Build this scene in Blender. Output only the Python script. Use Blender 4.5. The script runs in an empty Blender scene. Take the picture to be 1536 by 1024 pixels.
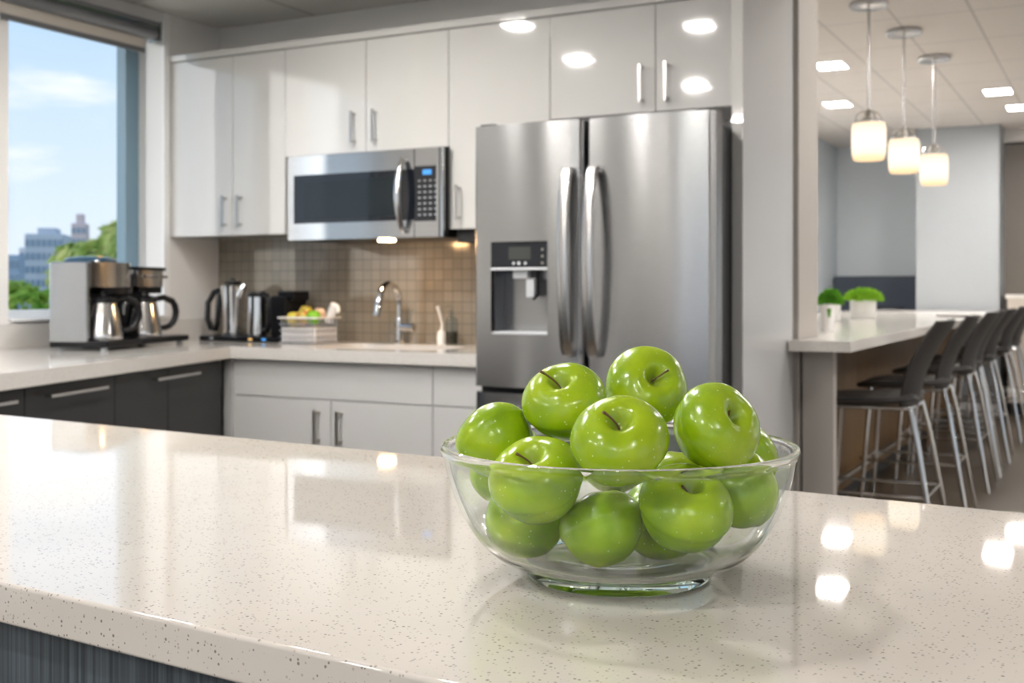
import bpy, bmesh, math, random
from mathutils import Vector, Matrix, noise
random.seed(7)
R = math.radians
PI = math.pi
sc = bpy.context.scene
COL = sc.collection

# ------------------------------------------------------------------ materials
def node_mat(name):
    m = bpy.data.materials.new(name); m.use_nodes = True
    nt = m.node_tree; nt.nodes.clear()
    out = nt.nodes.new('ShaderNodeOutputMaterial')
    return m, nt, out
def principled(name, col, rough=.5, metal=0., **kw):
    m, nt, out = node_mat(name)
    p = nt.nodes.new('ShaderNodeBsdfPrincipled')
    p.inputs['Base Color'].default_value = (*col, 1)
    p.inputs['Roughness'].default_value = rough
    p.inputs['Metallic'].default_value = metal
    for k, v in kw.items():
        p.inputs[k].default_value = v
    nt.links.new(p.outputs[0], out.inputs[0])
    m['p'] = p.name
    return m
def P(m): return m.node_tree.nodes[m['p']]
def N(m, t): return m.node_tree.nodes.new('ShaderNode' + t)
def L(m, a, b): m.node_tree.links.new(a, b)
def coords(m, scale=(1, 1, 1), kind='Object'):
    tc = N(m, 'TexCoord'); mp = N(m, 'Mapping'); mp.inputs['Scale'].default_value = scale
    L(m, tc.outputs[kind], mp.inputs[0]); return mp.outputs[0]
def noise_t(m, vec, scale, detail=2, rough=.5):
    n = N(m, 'TexNoise'); n.inputs['Scale'].default_value = scale
    n.inputs['Detail'].default_value = detail; n.inputs['Roughness'].default_value = rough
    L(m, vec, n.inputs['Vector']); return n.outputs['Fac']
def ramp(m, fac, stops):
    r = N(m, 'ValToRGB'); e = r.color_ramp.elements
    e[0].position, e[0].color = stops[0][0], (*stops[0][1], 1)
    e[1].position, e[1].color = stops[-1][0], (*stops[-1][1], 1)
    for p_, c_ in stops[1:-1]:
        x = e.new(p_); x.color = (*c_, 1)
    L(m, fac, r.inputs[0]); return r.outputs[0]
def mixc(m, fac, a, b, mode='MIX'):
    x = N(m, 'Mix'); x.data_type = 'RGBA'; x.blend_type = mode
    for s, v in ((x.inputs[0], fac), (x.inputs[6], a), (x.inputs[7], b)):
        if hasattr(v, 'is_linked') or hasattr(v, 'links'): L(m, v, s)
        elif isinstance(v, (tuple, list)): s.default_value = (*v, 1)
        else: s.default_value = v
    return x.outputs[2]
def math_n(m, op, a, b=0.):
    x = N(m, 'Math'); x.operation = op
    for s, v in ((x.inputs[0], a), (x.inputs[1], b)):
        if isinstance(v, (int, float)): s.default_value = v
        else: L(m, v, s)
    return x.outputs[0]
def bump(m, h, strength=.1, dist=.002):
    b = N(m, 'Bump'); b.inputs['Strength'].default_value = strength; b.inputs['Distance'].default_value = dist
    L(m, h, b.inputs['Height']); L(m, b.outputs[0], P(m).inputs['Normal'])

def wall_paint(name, col):
    m = principled(name, col, .55)
    bump(m, noise_t(m, coords(m), 180, 3), .05, .001); return m
def quartz(name, base, rough=.055, fleck=(.13, .11, .09)):
    m = principled(name, base, rough)
    v = coords(m)
    n = noise_t(m, v, 9, 4)
    n2 = noise_t(m, v, 700, 2)
    c = mixc(m, n, tuple(b * .95 for b in base), tuple(min(1, b * 1.04) for b in base))
    c = mixc(m, math_n(m, 'MULTIPLY', n2, .25), c, tuple(b * .72 for b in base))
    vo = N(m, 'TexVoronoi'); vo.inputs['Scale'].default_value = 270; L(m, v, vo.inputs['Vector'])
    sep = N(m, 'SeparateColor'); L(m, vo.outputs['Color'], sep.inputs[0])
    size = math_n(m, 'MULTIPLY', math_n(m, 'SUBTRACT', sep.outputs[0], .30), .52)
    fl = math_n(m, 'LESS_THAN', vo.outputs['Distance'], size)
    fc = mixc(m, sep.outputs[1], fleck, (.44, .38, .32))
    c = mixc(m, math_n(m, 'MULTIPLY', fl, .78), c, fc)
    L(m, c, P(m).inputs['Base Color'])
    return m
def steel(name, col=(.60, .60, .60), rough=.26, axis='x', aniso=.75):
    m = principled(name, col, rough, 1.0, Anisotropic=aniso)
    cx = N(m, 'CombineXYZ'); P(m).inputs['Anisotropic Rotation'].default_value = .25
    for i, k in enumerate('xyz'): cx.inputs[i].default_value = 1. if k == axis else 0.
    L(m, cx.outputs[0], P(m).inputs['Tangent'])
    s = {'x': (4, 900, 900), 'y': (900, 4, 900), 'z': (900, 900, 4)}[axis]
    n = noise_t(m, coords(m, s), 1, 3)
    L(m, ramp(m, n, [(.3, tuple(c * .93 for c in col)), (.7, tuple(min(1, c * 1.05) for c in col))]), P(m).inputs['Base Color'])
    return m
def grid_ceiling(name, x0, y0, sx, sy, col, line, w):
    m = principled(name, col, .9)
    v = coords(m); sep = N(m, 'SeparateXYZ'); L(m, v, sep.inputs[0])
    def ln(o, a, s):
        q = math_n(m, 'DIVIDE', math_n(m, 'SUBTRACT', o, a - 100 * s), s)
        f = math_n(m, 'FRACT', q)
        d = math_n(m, 'MINIMUM', f, math_n(m, 'SUBTRACT', 1., f))
        return math_n(m, 'LESS_THAN', d, w / s / 2)
    g = math_n(m, 'MAXIMUM', ln(sep.outputs[0], x0, sx), ln(sep.outputs[1], y0, sy))
    sp = noise_t(m, v, 260, 3, .7)
    cc = mixc(m, sp, tuple(c * .93 for c in col), tuple(min(1, c * 1.05) for c in col))
    L(m, mixc(m, g, cc, line), P(m).inputs['Base Color'])
    b = math_n(m, 'SUBTRACT', math_n(m, 'MULTIPLY', sp, .15), g)
    bump(m, b, .35, .004)
    return m
def thin_glass(name, tint, refl=1.0):
    m, nt, out = node_mat(name)
    t = nt.nodes.new('ShaderNodeBsdfTransparent'); t.inputs[0].default_value = (*tint, 1)
    g = nt.nodes.new('ShaderNodeBsdfGlossy'); g.inputs['Roughness'].default_value = 0
    f = nt.nodes.new('ShaderNodeFresnel'); f.inputs[0].default_value = 1.45
    mu = nt.nodes.new('ShaderNodeMath'); mu.operation = 'MULTIPLY'; mu.inputs[1].default_value = refl
    mx = nt.nodes.new('ShaderNodeMixShader')
    ge = nt.nodes.new('ShaderNodeNewGeometry'); iv = nt.nodes.new('ShaderNodeMath'); iv.operation = 'SUBTRACT'; iv.inputs[0].default_value = 1
    m2 = nt.nodes.new('ShaderNodeMath'); m2.operation = 'MULTIPLY'
    nt.links.new(ge.outputs['Backfacing'], iv.inputs[1]); nt.links.new(f.outputs[0], mu.inputs[0])
    nt.links.new(mu.outputs[0], m2.inputs[0]); nt.links.new(iv.outputs[0], m2.inputs[1]); nt.links.new(m2.outputs[0], mx.inputs[0])
    nt.links.new(t.outputs[0], mx.inputs[1]); nt.links.new(g.outputs[0], mx.inputs[2]); nt.links.new(mx.outputs[0], out.inputs[0])
    return m
def emitter(name, col, s):
    m, nt, out = node_mat(name)
    e = nt.nodes.new('ShaderNodeEmission'); e.inputs[0].default_value = (*col, 1); e.inputs[1].default_value = s
    nt.links.new(e.outputs[0], out.inputs[0]); return m

M = {}
M['wall'] = wall_paint('wall_paint_white', (.74, .72, .70))
M['wall_rear'] = wall_paint('wall_paint_warm', (.55, .52, .48))
M['taupe'] = wall_paint('taupe_paint', (.42, .385, .35))
M['wall_blue'] = wall_paint('grey_blue_paint', (.70, .75, .79))
M['wall_pale'] = wall_paint('pale_grey_paint', (.36, .38, .40))
M['wall_dark'] = wall_paint('dark_taupe_paint', (.17, .15, .13))
M['trim'] = principled('trim_white', (.80, .79, .78), .35)
M['frame'] = principled('window_frame_grey', (.62, .66, .70), .35)
M['frame_blue'] = principled('window_frame_slate', (.17, .27, .34), .35)
M['gloss'] = principled('white_gloss_lacquer', (.60, .588, .565), .05)
P(M['gloss']).inputs['IOR'].default_value = 1.9
M['gloss_in'] = principled('cabinet_carcass', (.45, .44, .42), .5)
M['satin'] = principled('white_satin_lacquer', (.55, .54, .53), .32)
M['panel'] = principled('panel_gloss_white', (.55, .55, .55), .13)
M['darklam'] = principled('charcoal_laminate', (.026, .026, .027), .45, 0, **{'IOR': 1.4})
M['gap'] = principled('shadow_gap_black', (.02, .02, .02), .7)
M['quartz'] = quartz('cream_quartz', (.655, .605, .55), .03)
P(M['quartz']).inputs['IOR'].default_value = 1.66
M['quartz_back'] = quartz('pale_quartz', (.64, .61, .575), .10)
M['quartz_bar'] = quartz('bar_quartz', (.76, .72, .67), .14)
M['steel'] = steel('brushed_steel', (.44, .44, .445), .25)
M['steel_mw'] = steel('brushed_steel_oven', (.56, .56, .56), .22)
M['steel_y'] = steel('brushed_steel_side', (.62, .62, .61), .25, 'y')
M['steel_dark'] = principled('dark_steel', (.16, .16, .17), .35, 1.)
M['nickel'] = principled('satin_nickel', (.58, .57, .56), .27, 1.)
M['nickel_dk'] = principled('aged_nickel', (.42, .40, .36), .3, 1.)
M['chrome'] = principled('chrome', (.80, .80, .80), .07, 1.)
M['polished'] = principled('polished_steel', (.80, .79, .78), .14, 1.)
M['black'] = principled('black_plastic', (.006, .006, .007), .28, 0, **{'IOR': 1.38})
M['blackgloss'] = principled('black_gloss', (.012, .014, .018), .06)
M['darkglass'] = principled('dark_oven_glass', (.008, .010, .015), .05, 0, **{'IOR': 1.6})
M['greyplastic'] = principled('grey_plastic', (.42, .44, .46), .35)
M['silverplastic'] = principled('silver_plastic', (.66, .68, .70), .35, .3)
M['white'] = principled('white_ceramic', (.82, .80, .78), .25)
M['paper'] = principled('white_paper', (.82, .79, .78), .8)
M['seat'] = principled('charcoal_upholstery', (.045, .042, .040), .48)
M['blind'] = principled('blind_fabric', (.55, .50, .44), .7)
M['blindmetal'] = principled('blind_rail_grey', (.22, .22, .23), .35, .6)
M['booth'] = principled('slate_upholstery', (.055, .07, .10), .6)
M['soil'] = principled('potting_soil', (.05, .035, .02), .95)
M['trunk'] = principled('bark', (.12, .085, .06), .9)
M['stem'] = principled('apple_stem', (.16, .09, .035), .7)
M['ceil'] = grid_ceiling('ceiling_tiles', -4.02, 4.45, .6, .6, (.66, .645, .62), (.44, .42, .40), .022)
M['ceil_d'] = grid_ceiling('ceiling_tiles_far', -.733, 6.92, .41, .80, (.76, .71, .67), (.56, .52, .49), .016)
M['lightglass'] = emitter('led_panel', (1., .965, .92), 385)
M['lightglass_d'] = emitter('led_panel_far', (1., .95, .89), 170)
m, nt, out = node_mat('opal_lit_glass'); M['opal'] = m
e_ = nt.nodes.new('ShaderNodeEmission'); e_.inputs[1].default_value = 1.3; nt.links.new(e_.outputs[0], out.inputs[0])
tc_ = nt.nodes.new('ShaderNodeTexCoord'); sp_ = nt.nodes.new('ShaderNodeSeparateXYZ'); mr_ = nt.nodes.new('ShaderNodeMapRange'); cr_ = nt.nodes.new('ShaderNodeValToRGB')
nt.links.new(tc_.outputs['Object'], sp_.inputs[0]); nt.links.new(sp_.outputs[2], mr_.inputs[0]); mr_.inputs[1].default_value = -.862; mr_.inputs[2].default_value = -.656
nt.links.new(mr_.outputs[0], cr_.inputs[0]); nt.links.new(cr_.outputs[0], e_.inputs[0])
q_ = cr_.color_ramp.elements; q_[0].position = 0; q_[0].color = (.92, .60, .32, 1); q_[1].position = 1; q_[1].color = (.90, .68, .44, 1)
for p_, c_ in ((.10, (.96, .74, .50)), (.16, (1, .84, .62)), (.5, (1, .92, .76)), (.85, (1, .82, .60))):
    x_ = q_.new(p_); x_.color = (*c_, 1)
M['display'] = emitter('blue_display', (.10, .38, .9), 1.3)
M['mwlamp'] = emitter('hood_lamp', (1., .60, .26), 120)
M['led_dot'] = emitter('led_dot', (1., .6, .2), 1.2)
M['pane'] = thin_glass('window_glass', (.97, .985, 1.))
M['clear'] = thin_glass('thin_clear_glass', (.90, .93, .94), 1.5)
M['bottle_liquid'] = principled('brown_soap', (.045, .035, .02), .15)

# floor planks
m = principled('floor_planks', (.3, .22, .15), .38); M['floor'] = m
br = N(m, 'TexBrick'); L(m, coords(m), br.inputs['Vector'])
br.inputs['Scale'].default_value = 1.; br.inputs['Brick Width'].default_value = 1.2; br.inputs['Row Height'].default_value = .15
br.inputs['Mortar Size'].default_value = .0015; br.inputs['Color1'].default_value = (.070, .050, .033, 1)
br.inputs['Color2'].default_value = (.055, .040, .026, 1); br.inputs['Mortar'].default_value = (.03, .022, .015, 1)
g = noise_t(m, coords(m, (2, 30, 1)), 3, 5)
L(m, mixc(m, g, br.outputs[0], (.10, .076, .050)), P(m).inputs['Base Color'])
# bar wood
m = principled('oak_panel', (.2, .13, .07), .5); M['wood'] = m
g = noise_t(m, coords(m, (30, 30, 1.5)), 2, 5)
L(m, ramp(m, g, [(.3, (.10, .050, .013)), (.7, (.20, .105, .030))]), P(m).inputs['Base Color'])
# island laminate with vertical grain
m = principled('slate_wood_laminate', (.06, .07, .08), .42); M['islandlam'] = m
g = noise_t(m, coords(m, (210, 210, 1.2)), 1, 4, .65)
L(m, ramp(m, g, [(.32, (.022, .030, .037)), (.5, (.062, .078, .092)), (.72, (.12, .145, .165))]), P(m).inputs['Base Color'])
bump(m, g, .25, .0006)
# mosaic tile
m = principled('taupe_mosaic', (.3, .27, .22), .13); M['tile'] = m
tc = N(m, 'TexCoord'); sp = N(m, 'SeparateXYZ'); cb = N(m, 'CombineXYZ')
L(m, tc.outputs['Object'], sp.inputs[0]); L(m, sp.outputs[0], cb.inputs[0]); L(m, sp.outputs[2], cb.inputs[1])
br = N(m, 'TexBrick'); br.offset = 0; L(m, cb.outputs[0], br.inputs['Vector'])
br.inputs['Scale'].default_value = 1; br.inputs['Brick Width'].default_value = .049; br.inputs['Row Height'].default_value = .049
br.inputs['Mortar Size'].default_value = .0021; br.inputs['Mortar Smooth'].default_value = .3
br.inputs['Color1'].default_value = (.30, .265, .215, 1); br.inputs['Color2'].default_value = (.26, .23, .185, 1)
br.inputs['Mortar'].default_value = (.13, .115, .09, 1)
L(m, br.outputs[0], P(m).inputs['Base Color'])
wob = noise_t(m, coords(m), 30, 1)
bump(m, math_n(m, 'ADD', math_n(m, 'MULTIPLY', br.outputs['Fac'], -1.), math_n(m, 'MULTIPLY', wob, .6)), .35, .0012)
L(m, math_n(m, 'ADD', math_n(m, 'MULTIPLY', br.outputs['Fac'], .5), .13), P(m).inputs['Roughness'])
# apple skin
m = principled('green_apple_skin', (.3, .5, .03), .25); M['apple'] = m
v = coords(m); p = P(m)
n1 = noise_t(m, v, 22, 4); n2 = noise_t(m, coords(m, (60, 60, 9)), 1, 3)
c = ramp(m, n1, [(.3, (.18, .325, .003)), (.55, (.29, .45, .005)), (.8, (.45, .56, .014))])
sz = N(m, 'SeparateXYZ'); L(m, v, sz.inputs[0])
rr = N(m, 'VectorMath'); rr.operation = 'LENGTH'
cxy = N(m, 'CombineXYZ'); L(m, sz.outputs[0], cxy.inputs[0]); L(m, sz.outputs[1], cxy.inputs[1]); L(m, cxy.outputs[0], rr.inputs[0])
# yellower shoulder and paler streaks round the stem (local z is the stem axis)
top = math_n(m, 'MULTIPLY', math_n(m, 'MULTIPLY', math_n(m, 'SUBTRACT', sz.outputs[2], .006), 20.), n2)
tcl = N(m, 'Clamp'); L(m, top, tcl.inputs[0])
c = mixc(m, math_n(m, 'MULTIPLY', tcl.outputs[0], .8), c, (.58, .62, .02))
core = N(m, 'MapRange'); core.inputs['From Min'].default_value = .0115; core.inputs['From Max'].default_value = .003
L(m, rr.outputs['Value'], core.inputs['Value'])
c = mixc(m, math_n(m, 'MULTIPLY', core.outputs[0], .65), c, (.22, .26, .04))
vo = N(m, 'TexVoronoi'); vo.inputs['Scale'].default_value = 210; L(m, v, vo.inputs['Vector'])
se = N(m, 'SeparateColor'); L(m, vo.outputs['Color'], se.inputs[0])
dots = math_n(m, 'LESS_THAN', vo.outputs['Distance'], math_n(m, 'MULTIPLY', math_n(m, 'SUBTRACT', se.outputs[0], .35), .32))
c = mixc(m, math_n(m, 'MULTIPLY', dots, .55), c, (.75, .85, .35))
L(m, c, p.inputs['Base Color'])
p.inputs['Subsurface Weight'].default_value = .06; p.inputs['Subsurface Radius'].default_value = (.6, 1., .2)
p.inputs['Subsurface Scale'].default_value = .006
p.inputs['Coat Weight'].default_value = .25; p.inputs['Coat Roughness'].default_value = .08
bump(m, math_n(m, 'ADD', noise_t(m, v, 160, 2), math_n(m, 'MULTIPLY', noise_t(m, v, 38, 2), 3.)), .22, .0008)
# real bowl glass
m, nt, out = node_mat('bowl_glass'); M['bowlglass'] = m
gl = nt.nodes.new('ShaderNodeBsdfGlass'); gl.inputs['IOR'].default_value = 1.48; gl.inputs['Roughness'].default_value = 0
gl.inputs[0].default_value = (1, 1, 1, 1)
va = nt.nodes.new('ShaderNodeVolumeAbsorption'); va.inputs[0].default_value = (.55, .92, .80, 1); va.inputs['Density'].default_value = 3.
# thin side walls let light straight through; rim and heavy base refract fully (by height on the bowl)
th_ = nt.nodes.new('ShaderNodeMixShader'); tr_ = nt.nodes.new('ShaderNodeBsdfTransparent'); gs_ = nt.nodes.new('ShaderNodeBsdfGlossy'); gs_.inputs['Roughness'].default_value = 0
tr_.inputs[0].default_value = (.985, 1, .995, 1)
fr_ = nt.nodes.new('ShaderNodeFresnel'); fr_.inputs[0].default_value = 1.48; ge_ = nt.nodes.new('ShaderNodeNewGeometry')
iv_ = nt.nodes.new('ShaderNodeMath'); iv_.operation = 'SUBTRACT'; iv_.inputs[0].default_value = 1; nt.links.new(ge_.outputs['Backfacing'], iv_.inputs[1])
m_ = nt.nodes.new('ShaderNodeMath'); m_.operation = 'MULTIPLY'; nt.links.new(fr_.outputs[0], m_.inputs[0]); nt.links.new(iv_.outputs[0], m_.inputs[1])
nt.links.new(m_.outputs[0], th_.inputs[0]); nt.links.new(tr_.outputs[0], th_.inputs[1]); nt.links.new(gs_.outputs[0], th_.inputs[2])
tc_ = nt.nodes.new('ShaderNodeTexCoord'); sp_ = nt.nodes.new('ShaderNodeSeparateXYZ'); nt.links.new(tc_.outputs['Object'], sp_.inputs[0])
ra_ = nt.nodes.new('ShaderNodeValToRGB'); nt.links.new(sp_.outputs[2], ra_.inputs[0])
q_ = ra_.color_ramp.elements; q_[0].position = .038; q_[0].color = (0, 0, 0, 1); q_[1].position = .1135; q_[1].color = (0, 0, 0, 1)
for p_ in (.052, .111): x_ = q_.new(p_); x_.color = (1, 1, 1, 1)
mx_ = nt.nodes.new('ShaderNodeMixShader'); nt.links.new(ra_.outputs[0], mx_.inputs[0]); nt.links.new(gl.outputs[0], mx_.inputs[1]); nt.links.new(th_.outputs[0], mx_.inputs[2])
nt.links.new(mx_.outputs[0], out.inputs[0]); nt.links.new(va.outputs[0], out.inputs['Volume'])
# foliage
def leafmat(name, c0, c1, trans=.3, emis=0):
    m, nt, out = node_mat(name)
    d = nt.nodes.new('ShaderNodeBsdfDiffuse'); t = nt.nodes.new('ShaderNodeBsdfTranslucent'); x = nt.nodes.new('ShaderNodeMixShader')
    x.inputs[0].default_value = trans
    no = nt.nodes.new('ShaderNodeTexNoise'); no.inputs['Scale'].default_value = 3; no.inputs['Detail'].default_value = 6
    tc = nt.nodes.new('ShaderNodeTexCoord'); nt.links.new(tc.outputs['Object'], no.inputs['Vector'])
    r = nt.nodes.new('ShaderNodeValToRGB'); r.color_ramp.elements[0].position = .35; r.color_ramp.elements[1].position = .65
    r.color_ramp.elements[0].color = (*c0, 1); r.color_ramp.elements[1].color = (*c1, 1)
    nt.links.new(no.outputs['Fac'], r.inputs[0]); nt.links.new(r.outputs[0], d.inputs[0]); nt.links.new(r.outputs[0], t.inputs[0])
    nt.links.new(d.outputs[0], x.inputs[1]); nt.links.new(t.outputs[0], x.inputs[2]); nt.links.new(x.outputs[0], out.inputs[0])
    return m
M['herb'] = leafmat('herb_leaves', (.07, .26, .03), (.20, .50, .04))
M['herb2'] = leafmat('bright_herb_leaves', (.18, .42, .03), (.36, .62, .06))
M['tree'] = leafmat('tree_leaves', (.20, .42, .06), (.62, .72, .16), .4)
M['tree2'] = leafmat('yellow_green_tree_leaves', (.40, .54, .14), (.80, .80, .34), .4)  # paler yellow-green leaf colour
def facade(name, c, dark):
    m = principled(name, c, .8)
    n = noise_t(m, coords(m), .3, 4)
    L(m, mixc(m, n, c, tuple(q * .85 for q in c)), P(m).inputs['Base Color']); return m
M['fac_grey'] = facade('facade_grey', (.50, .56, .64), 0)
M['fac_pink'] = facade('facade_pink', (.66, .55, .56), 0)
M['fac_pale'] = facade('facade_pale', (.72, .72, .76), 0)
M['fac_blue'] = facade('facade_blue', (.34, .44, .58), 0)
M['facwin'] = principled('facade_glazing', (.22, .30, .40), .2)
M['ground'] = principled('ground_green', (.16, .22, .10), .95)

# ------------------------------------------------------------------ mesh builder
class MB:
    def __init__(s): s.bm = bmesh.new()
    def box(s, x0, x1, y0, y1, z0, z1, bev=0., seg=2):
        vs = [s.bm.verts.new((x, y, z)) for z in (z0, z1) for y in (y0, y1) for x in (x0, x1)]
        F = [(0, 2, 3, 1), (4, 5, 7, 6), (0, 1, 5, 4), (2, 6, 7, 3), (0, 4, 6, 2), (1, 3, 7, 5)]
        fs = [s.bm.faces.new([vs[i] for i in f]) for f in F]
        if bev:
            es = {e for f in fs for e in f.edges}
            bmesh.ops.bevel(s.bm, geom=list(es), offset=bev, segments=seg, profile=.5, affect='EDGES')
        return s
    def lathe(s, prof, c=(0, 0, 0), seg=48, closed=False, squash=None):
        rings = []
        for r, z in prof:
            if r < 1e-6: rings.append([s.bm.verts.new((c[0], c[1], c[2] + z))])
            else:
                ring = []
                for i in range(seg):
                    a = 2 * PI * i / seg; q = r * (squash(a) if squash else 1)
                    ring.append(s.bm.verts.new((c[0] + q * math.cos(a), c[1] + q * math.sin(a), c[2] + z)))
                rings.append(ring)
        pairs = list(zip(rings, rings[1:])) + ([(rings[-1], rings[0])] if closed else [])
        for A, B in pairs:
            if len(A) == 1 and len(B) == 1: continue
            for i in range(seg):
                j = (i + 1) % seg
                if len(A) == 1: s.bm.faces.new((A[0], B[j], B[i]))
                elif len(B) == 1: s.bm.faces.new((A[i], A[j], B[0]))
                else: s.bm.faces.new((A[i], A[j], B[j], B[i]))
        return s
    def tube(s, pts, r, seg=12, closed=False, cap=True):
        pts = [Vector(p) for p in pts]; n = len(pts)
        rad = r if isinstance(r, (list, tuple)) else [r] * n
        rings = []; up = None
        for i, p in enumerate(pts):
            if closed: t = pts[(i + 1) % n] - pts[i - 1]
            else: t = pts[min(i + 1, n - 1)] - pts[max(i - 1, 0)]
            t.normalize()
            if up is None:
                up = Vector((0, 0, 1)) if abs(t.z) < .9 else Vector((1, 0, 0))
            a = t.cross(up); a.normalize(); b = a.cross(t); up = b
            rings.append([s.bm.verts.new(p + rad[i] * (math.cos(2 * PI * k / seg) * a + math.sin(2 * PI * k / seg) * b)) for k in range(seg)])
        pr = list(zip(rings, rings[1:])) + ([(rings[-1], rings[0])] if closed else [])
        for A, B in pr:
            for k in range(seg):
                s.bm.faces.new((A[k], A[(k + 1) % seg], B[(k + 1) % seg], B[k]))
        if cap and not closed:
            s.bm.faces.new(rings[0][::-1]); s.bm.faces.new(rings[-1])
        return s
    def cyl(s, a, b, r, seg=24): return s.tube([a, b], r, seg)
    def prism(s, poly, z0, z1, holes=()):
        es = []; vv = []
        for lp in (poly, *holes):
            v = [s.bm.verts.new((x, y, z0)) for x, y in lp]; vv += v
            es += [s.bm.edges.new((v[i], v[(i + 1) % len(v)])) for i in range(len(v))]
        r = bmesh.ops.triangle_fill(s.bm, use_beauty=True, use_dissolve=False, edges=es)
        fs = [g for g in r['geom'] if isinstance(g, bmesh.types.BMFace)]
        ex = bmesh.ops.extrude_face_region(s.bm, geom=fs)
        nv = [g for g in ex['geom'] if isinstance(g, bmesh.types.BMVert)]
        for v in nv: v.co.z = z1
        bmesh.ops.recalc_face_normals(s.bm, faces=s.bm.faces[:])
        return s
    def slab(s, fn, nu, nv, thick):
        """closed sheet: fn(u,v) with u,v in 0..1 gives a point, thickened along its normal"""
        def nrm(u, v):
            e = 1e-3
            a = Vector(fn(min(u + e, 1), v)) - Vector(fn(max(u - e, 0), v)); b = Vector(fn(u, min(v + e, 1))) - Vector(fn(u, max(v - e, 0)))
            return a.cross(b).normalized()
        G = [[], []]
        for i in range(nu + 1):
            r0, r1 = [], []
            for j in range(nv + 1):
                u, v = i / nu, j / nv; p = Vector(fn(u, v)); q = nrm(u, v)
                t = thick * (1 - .6 * max(abs(2 * u - 1), abs(2 * v - 1)) ** 8)
                r0.append(s.bm.verts.new(p + q * t / 2)); r1.append(s.bm.verts.new(p - q * t / 2))
            G[0].append(r0); G[1].append(r1)
        for i in range(nu):
            for j in range(nv):
                s.bm.faces.new((G[0][i][j], G[0][i + 1][j], G[0][i + 1][j + 1], G[0][i][j + 1]))
                s.bm.faces.new((G[1][i][j], G[1][i][j + 1], G[1][i + 1][j + 1], G[1][i + 1][j]))
        for i in range(nu):
            for j in (0, nv): s.bm.faces.new((G[0][i][j], G[1][i][j], G[1][i + 1][j], G[0][i + 1][j]))
        for j in range(nv):
            for i in (0, nu): s.bm.faces.new((G[0][i][j], G[0][i][j + 1], G[1][i][j + 1], G[1][i][j]))
        bmesh.ops.recalc_face_normals(s.bm, faces=s.bm.faces[:])
        return s
    def ico(s, c, r, sub=2, sc=(1, 1, 1)):
        q = bmesh.ops.create_icosphere(s.bm, subdivisions=sub, radius=r)
        for v in q['verts']: v.co = Vector((v.co.x * sc[0] + c[0], v.co.y * sc[1] + c[1], v.co.z * sc[2] + c[2]))
        return s
    def build(s, name, mat, parent=None, smooth=None, world=True):
        me = bpy.data.meshes.new(name)
        bmesh.ops.recalc_face_normals(s.bm, faces=s.bm.faces[:])
        s.bm.to_mesh(me); s.bm.free()
        o = bpy.data.objects.new(name, me); COL.objects.link(o)
        if parent is not None:
            o.parent = parent
            if world: me.transform(ROOTM[parent.name].inverted())
            ROOTM[o.name] = ROOTM[parent.name]
        else: ROOTM[o.name] = Matrix.Identity(4)
        me.materials.append(mat)
        if smooth is not None:
            for p_ in me.polygons: p_.use_smooth = True
            me.set_sharp_from_angle(angle=R(smooth))
            if smooth <= 41 and len(me.polygons) < 400:
                w_ = o.modifiers.new('weighted_normals', 'WEIGHTED_NORMAL'); w_.weight = 100; w_.keep_sharp = True
        return o
ROOTM = {}
def thing(name, label, cat, loc=(0, 0, 0), rz=0., group=None):
    o = bpy.data.objects.new(name, None); COL.objects.link(o); o.empty_display_size = .05
    o.location = loc; o.rotation_euler = (0, 0, rz)
    o['label'] = label; o['category'] = cat
    if group: o['group'] = group
    ROOTM[o.name] = Matrix.Translation(Vector(loc)) @ Matrix.Rotation(rz, 4, 'Z')
    return o
def tag(o, label, cat, group=None, kind=None):
    o['label'] = label; o['category'] = cat
    if group: o['group'] = group
    if kind: o['kind'] = kind
    return o
def struct(o, label=None):
    o['kind'] = 'structure'
    if label: o['label'] = label
    return o
def copy_tree(o, parent=None):
    c = o.copy(); COL.objects.link(c); c.parent = parent
    for ch in list(o.children): copy_tree(ch, c)
    return c
def arc(c, r, a0, a1, n, ax=0, flip=1):
    """points on an arc in the plane given by ax: 0 xz, 1 yz, 2 xy"""
    out = []
    for i in range(n + 1):
        a = R(a0 + (a1 - a0) * i / n); p, q = r * math.cos(a), r * math.sin(a)
        out.append((c[0] + p, c[1], c[2] + q) if ax == 0 else (c[0], c[1] + p, c[2] + q) if ax == 1 else (c[0] + p, c[1] + q, c[2]))
    return out
def bar_handle(name, parent, x, y, z0, z1, mat, w=.012, out=.028, horiz=None, world=True):
    """square bar pull standing off a front that faces -Y"""
    b = MB()
    if horiz is None:
        b.box(x - w / 2, x + w / 2, y - out - .008, y - out, z0, z1, .0015)
        for z in (z0 + .012, z1 - .012): b.box(x - w / 2, x + w / 2, y - out, y, z - .005, z + .005)
    else:
        x0, x1 = horiz; z = z0
        b.box(x0, x1, y - out - .008, y - out, z - w / 2, z + w / 2, .0015)
        for xx in (x0 + .02, x1 - .02): b.box(xx - .005, xx + .005, y - out, y, z - w / 2, z + w / 2)
    return b.build(name, mat, parent, 30, world=world)

# ------------------------------------------------------------------ room shell
ZC, ZD = 2.5, 2.75
XW, YW = -4.02, 4.45
XR, YR, YF = 3.6, -3.2, 13.0
struct(MB().box(-4.4, XR + .2, YR - .2, YF + .2, -.1, 0).build('floor', M['floor']))
struct(MB().box(-4.4, XR + .2, YR - .2, 4.62, ZC, ZC + .08).build('ceiling', M['ceil']))
struct(MB().box(-3.2, XR + .2, 4.62, YF + .2, ZD, ZD + .08).build('ceiling', M['ceil_d']))
struct(MB().box(-1.09, XR, 4.62, 4.70, ZC + .0, ZD).build('trim_1', M['wall']))
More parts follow.
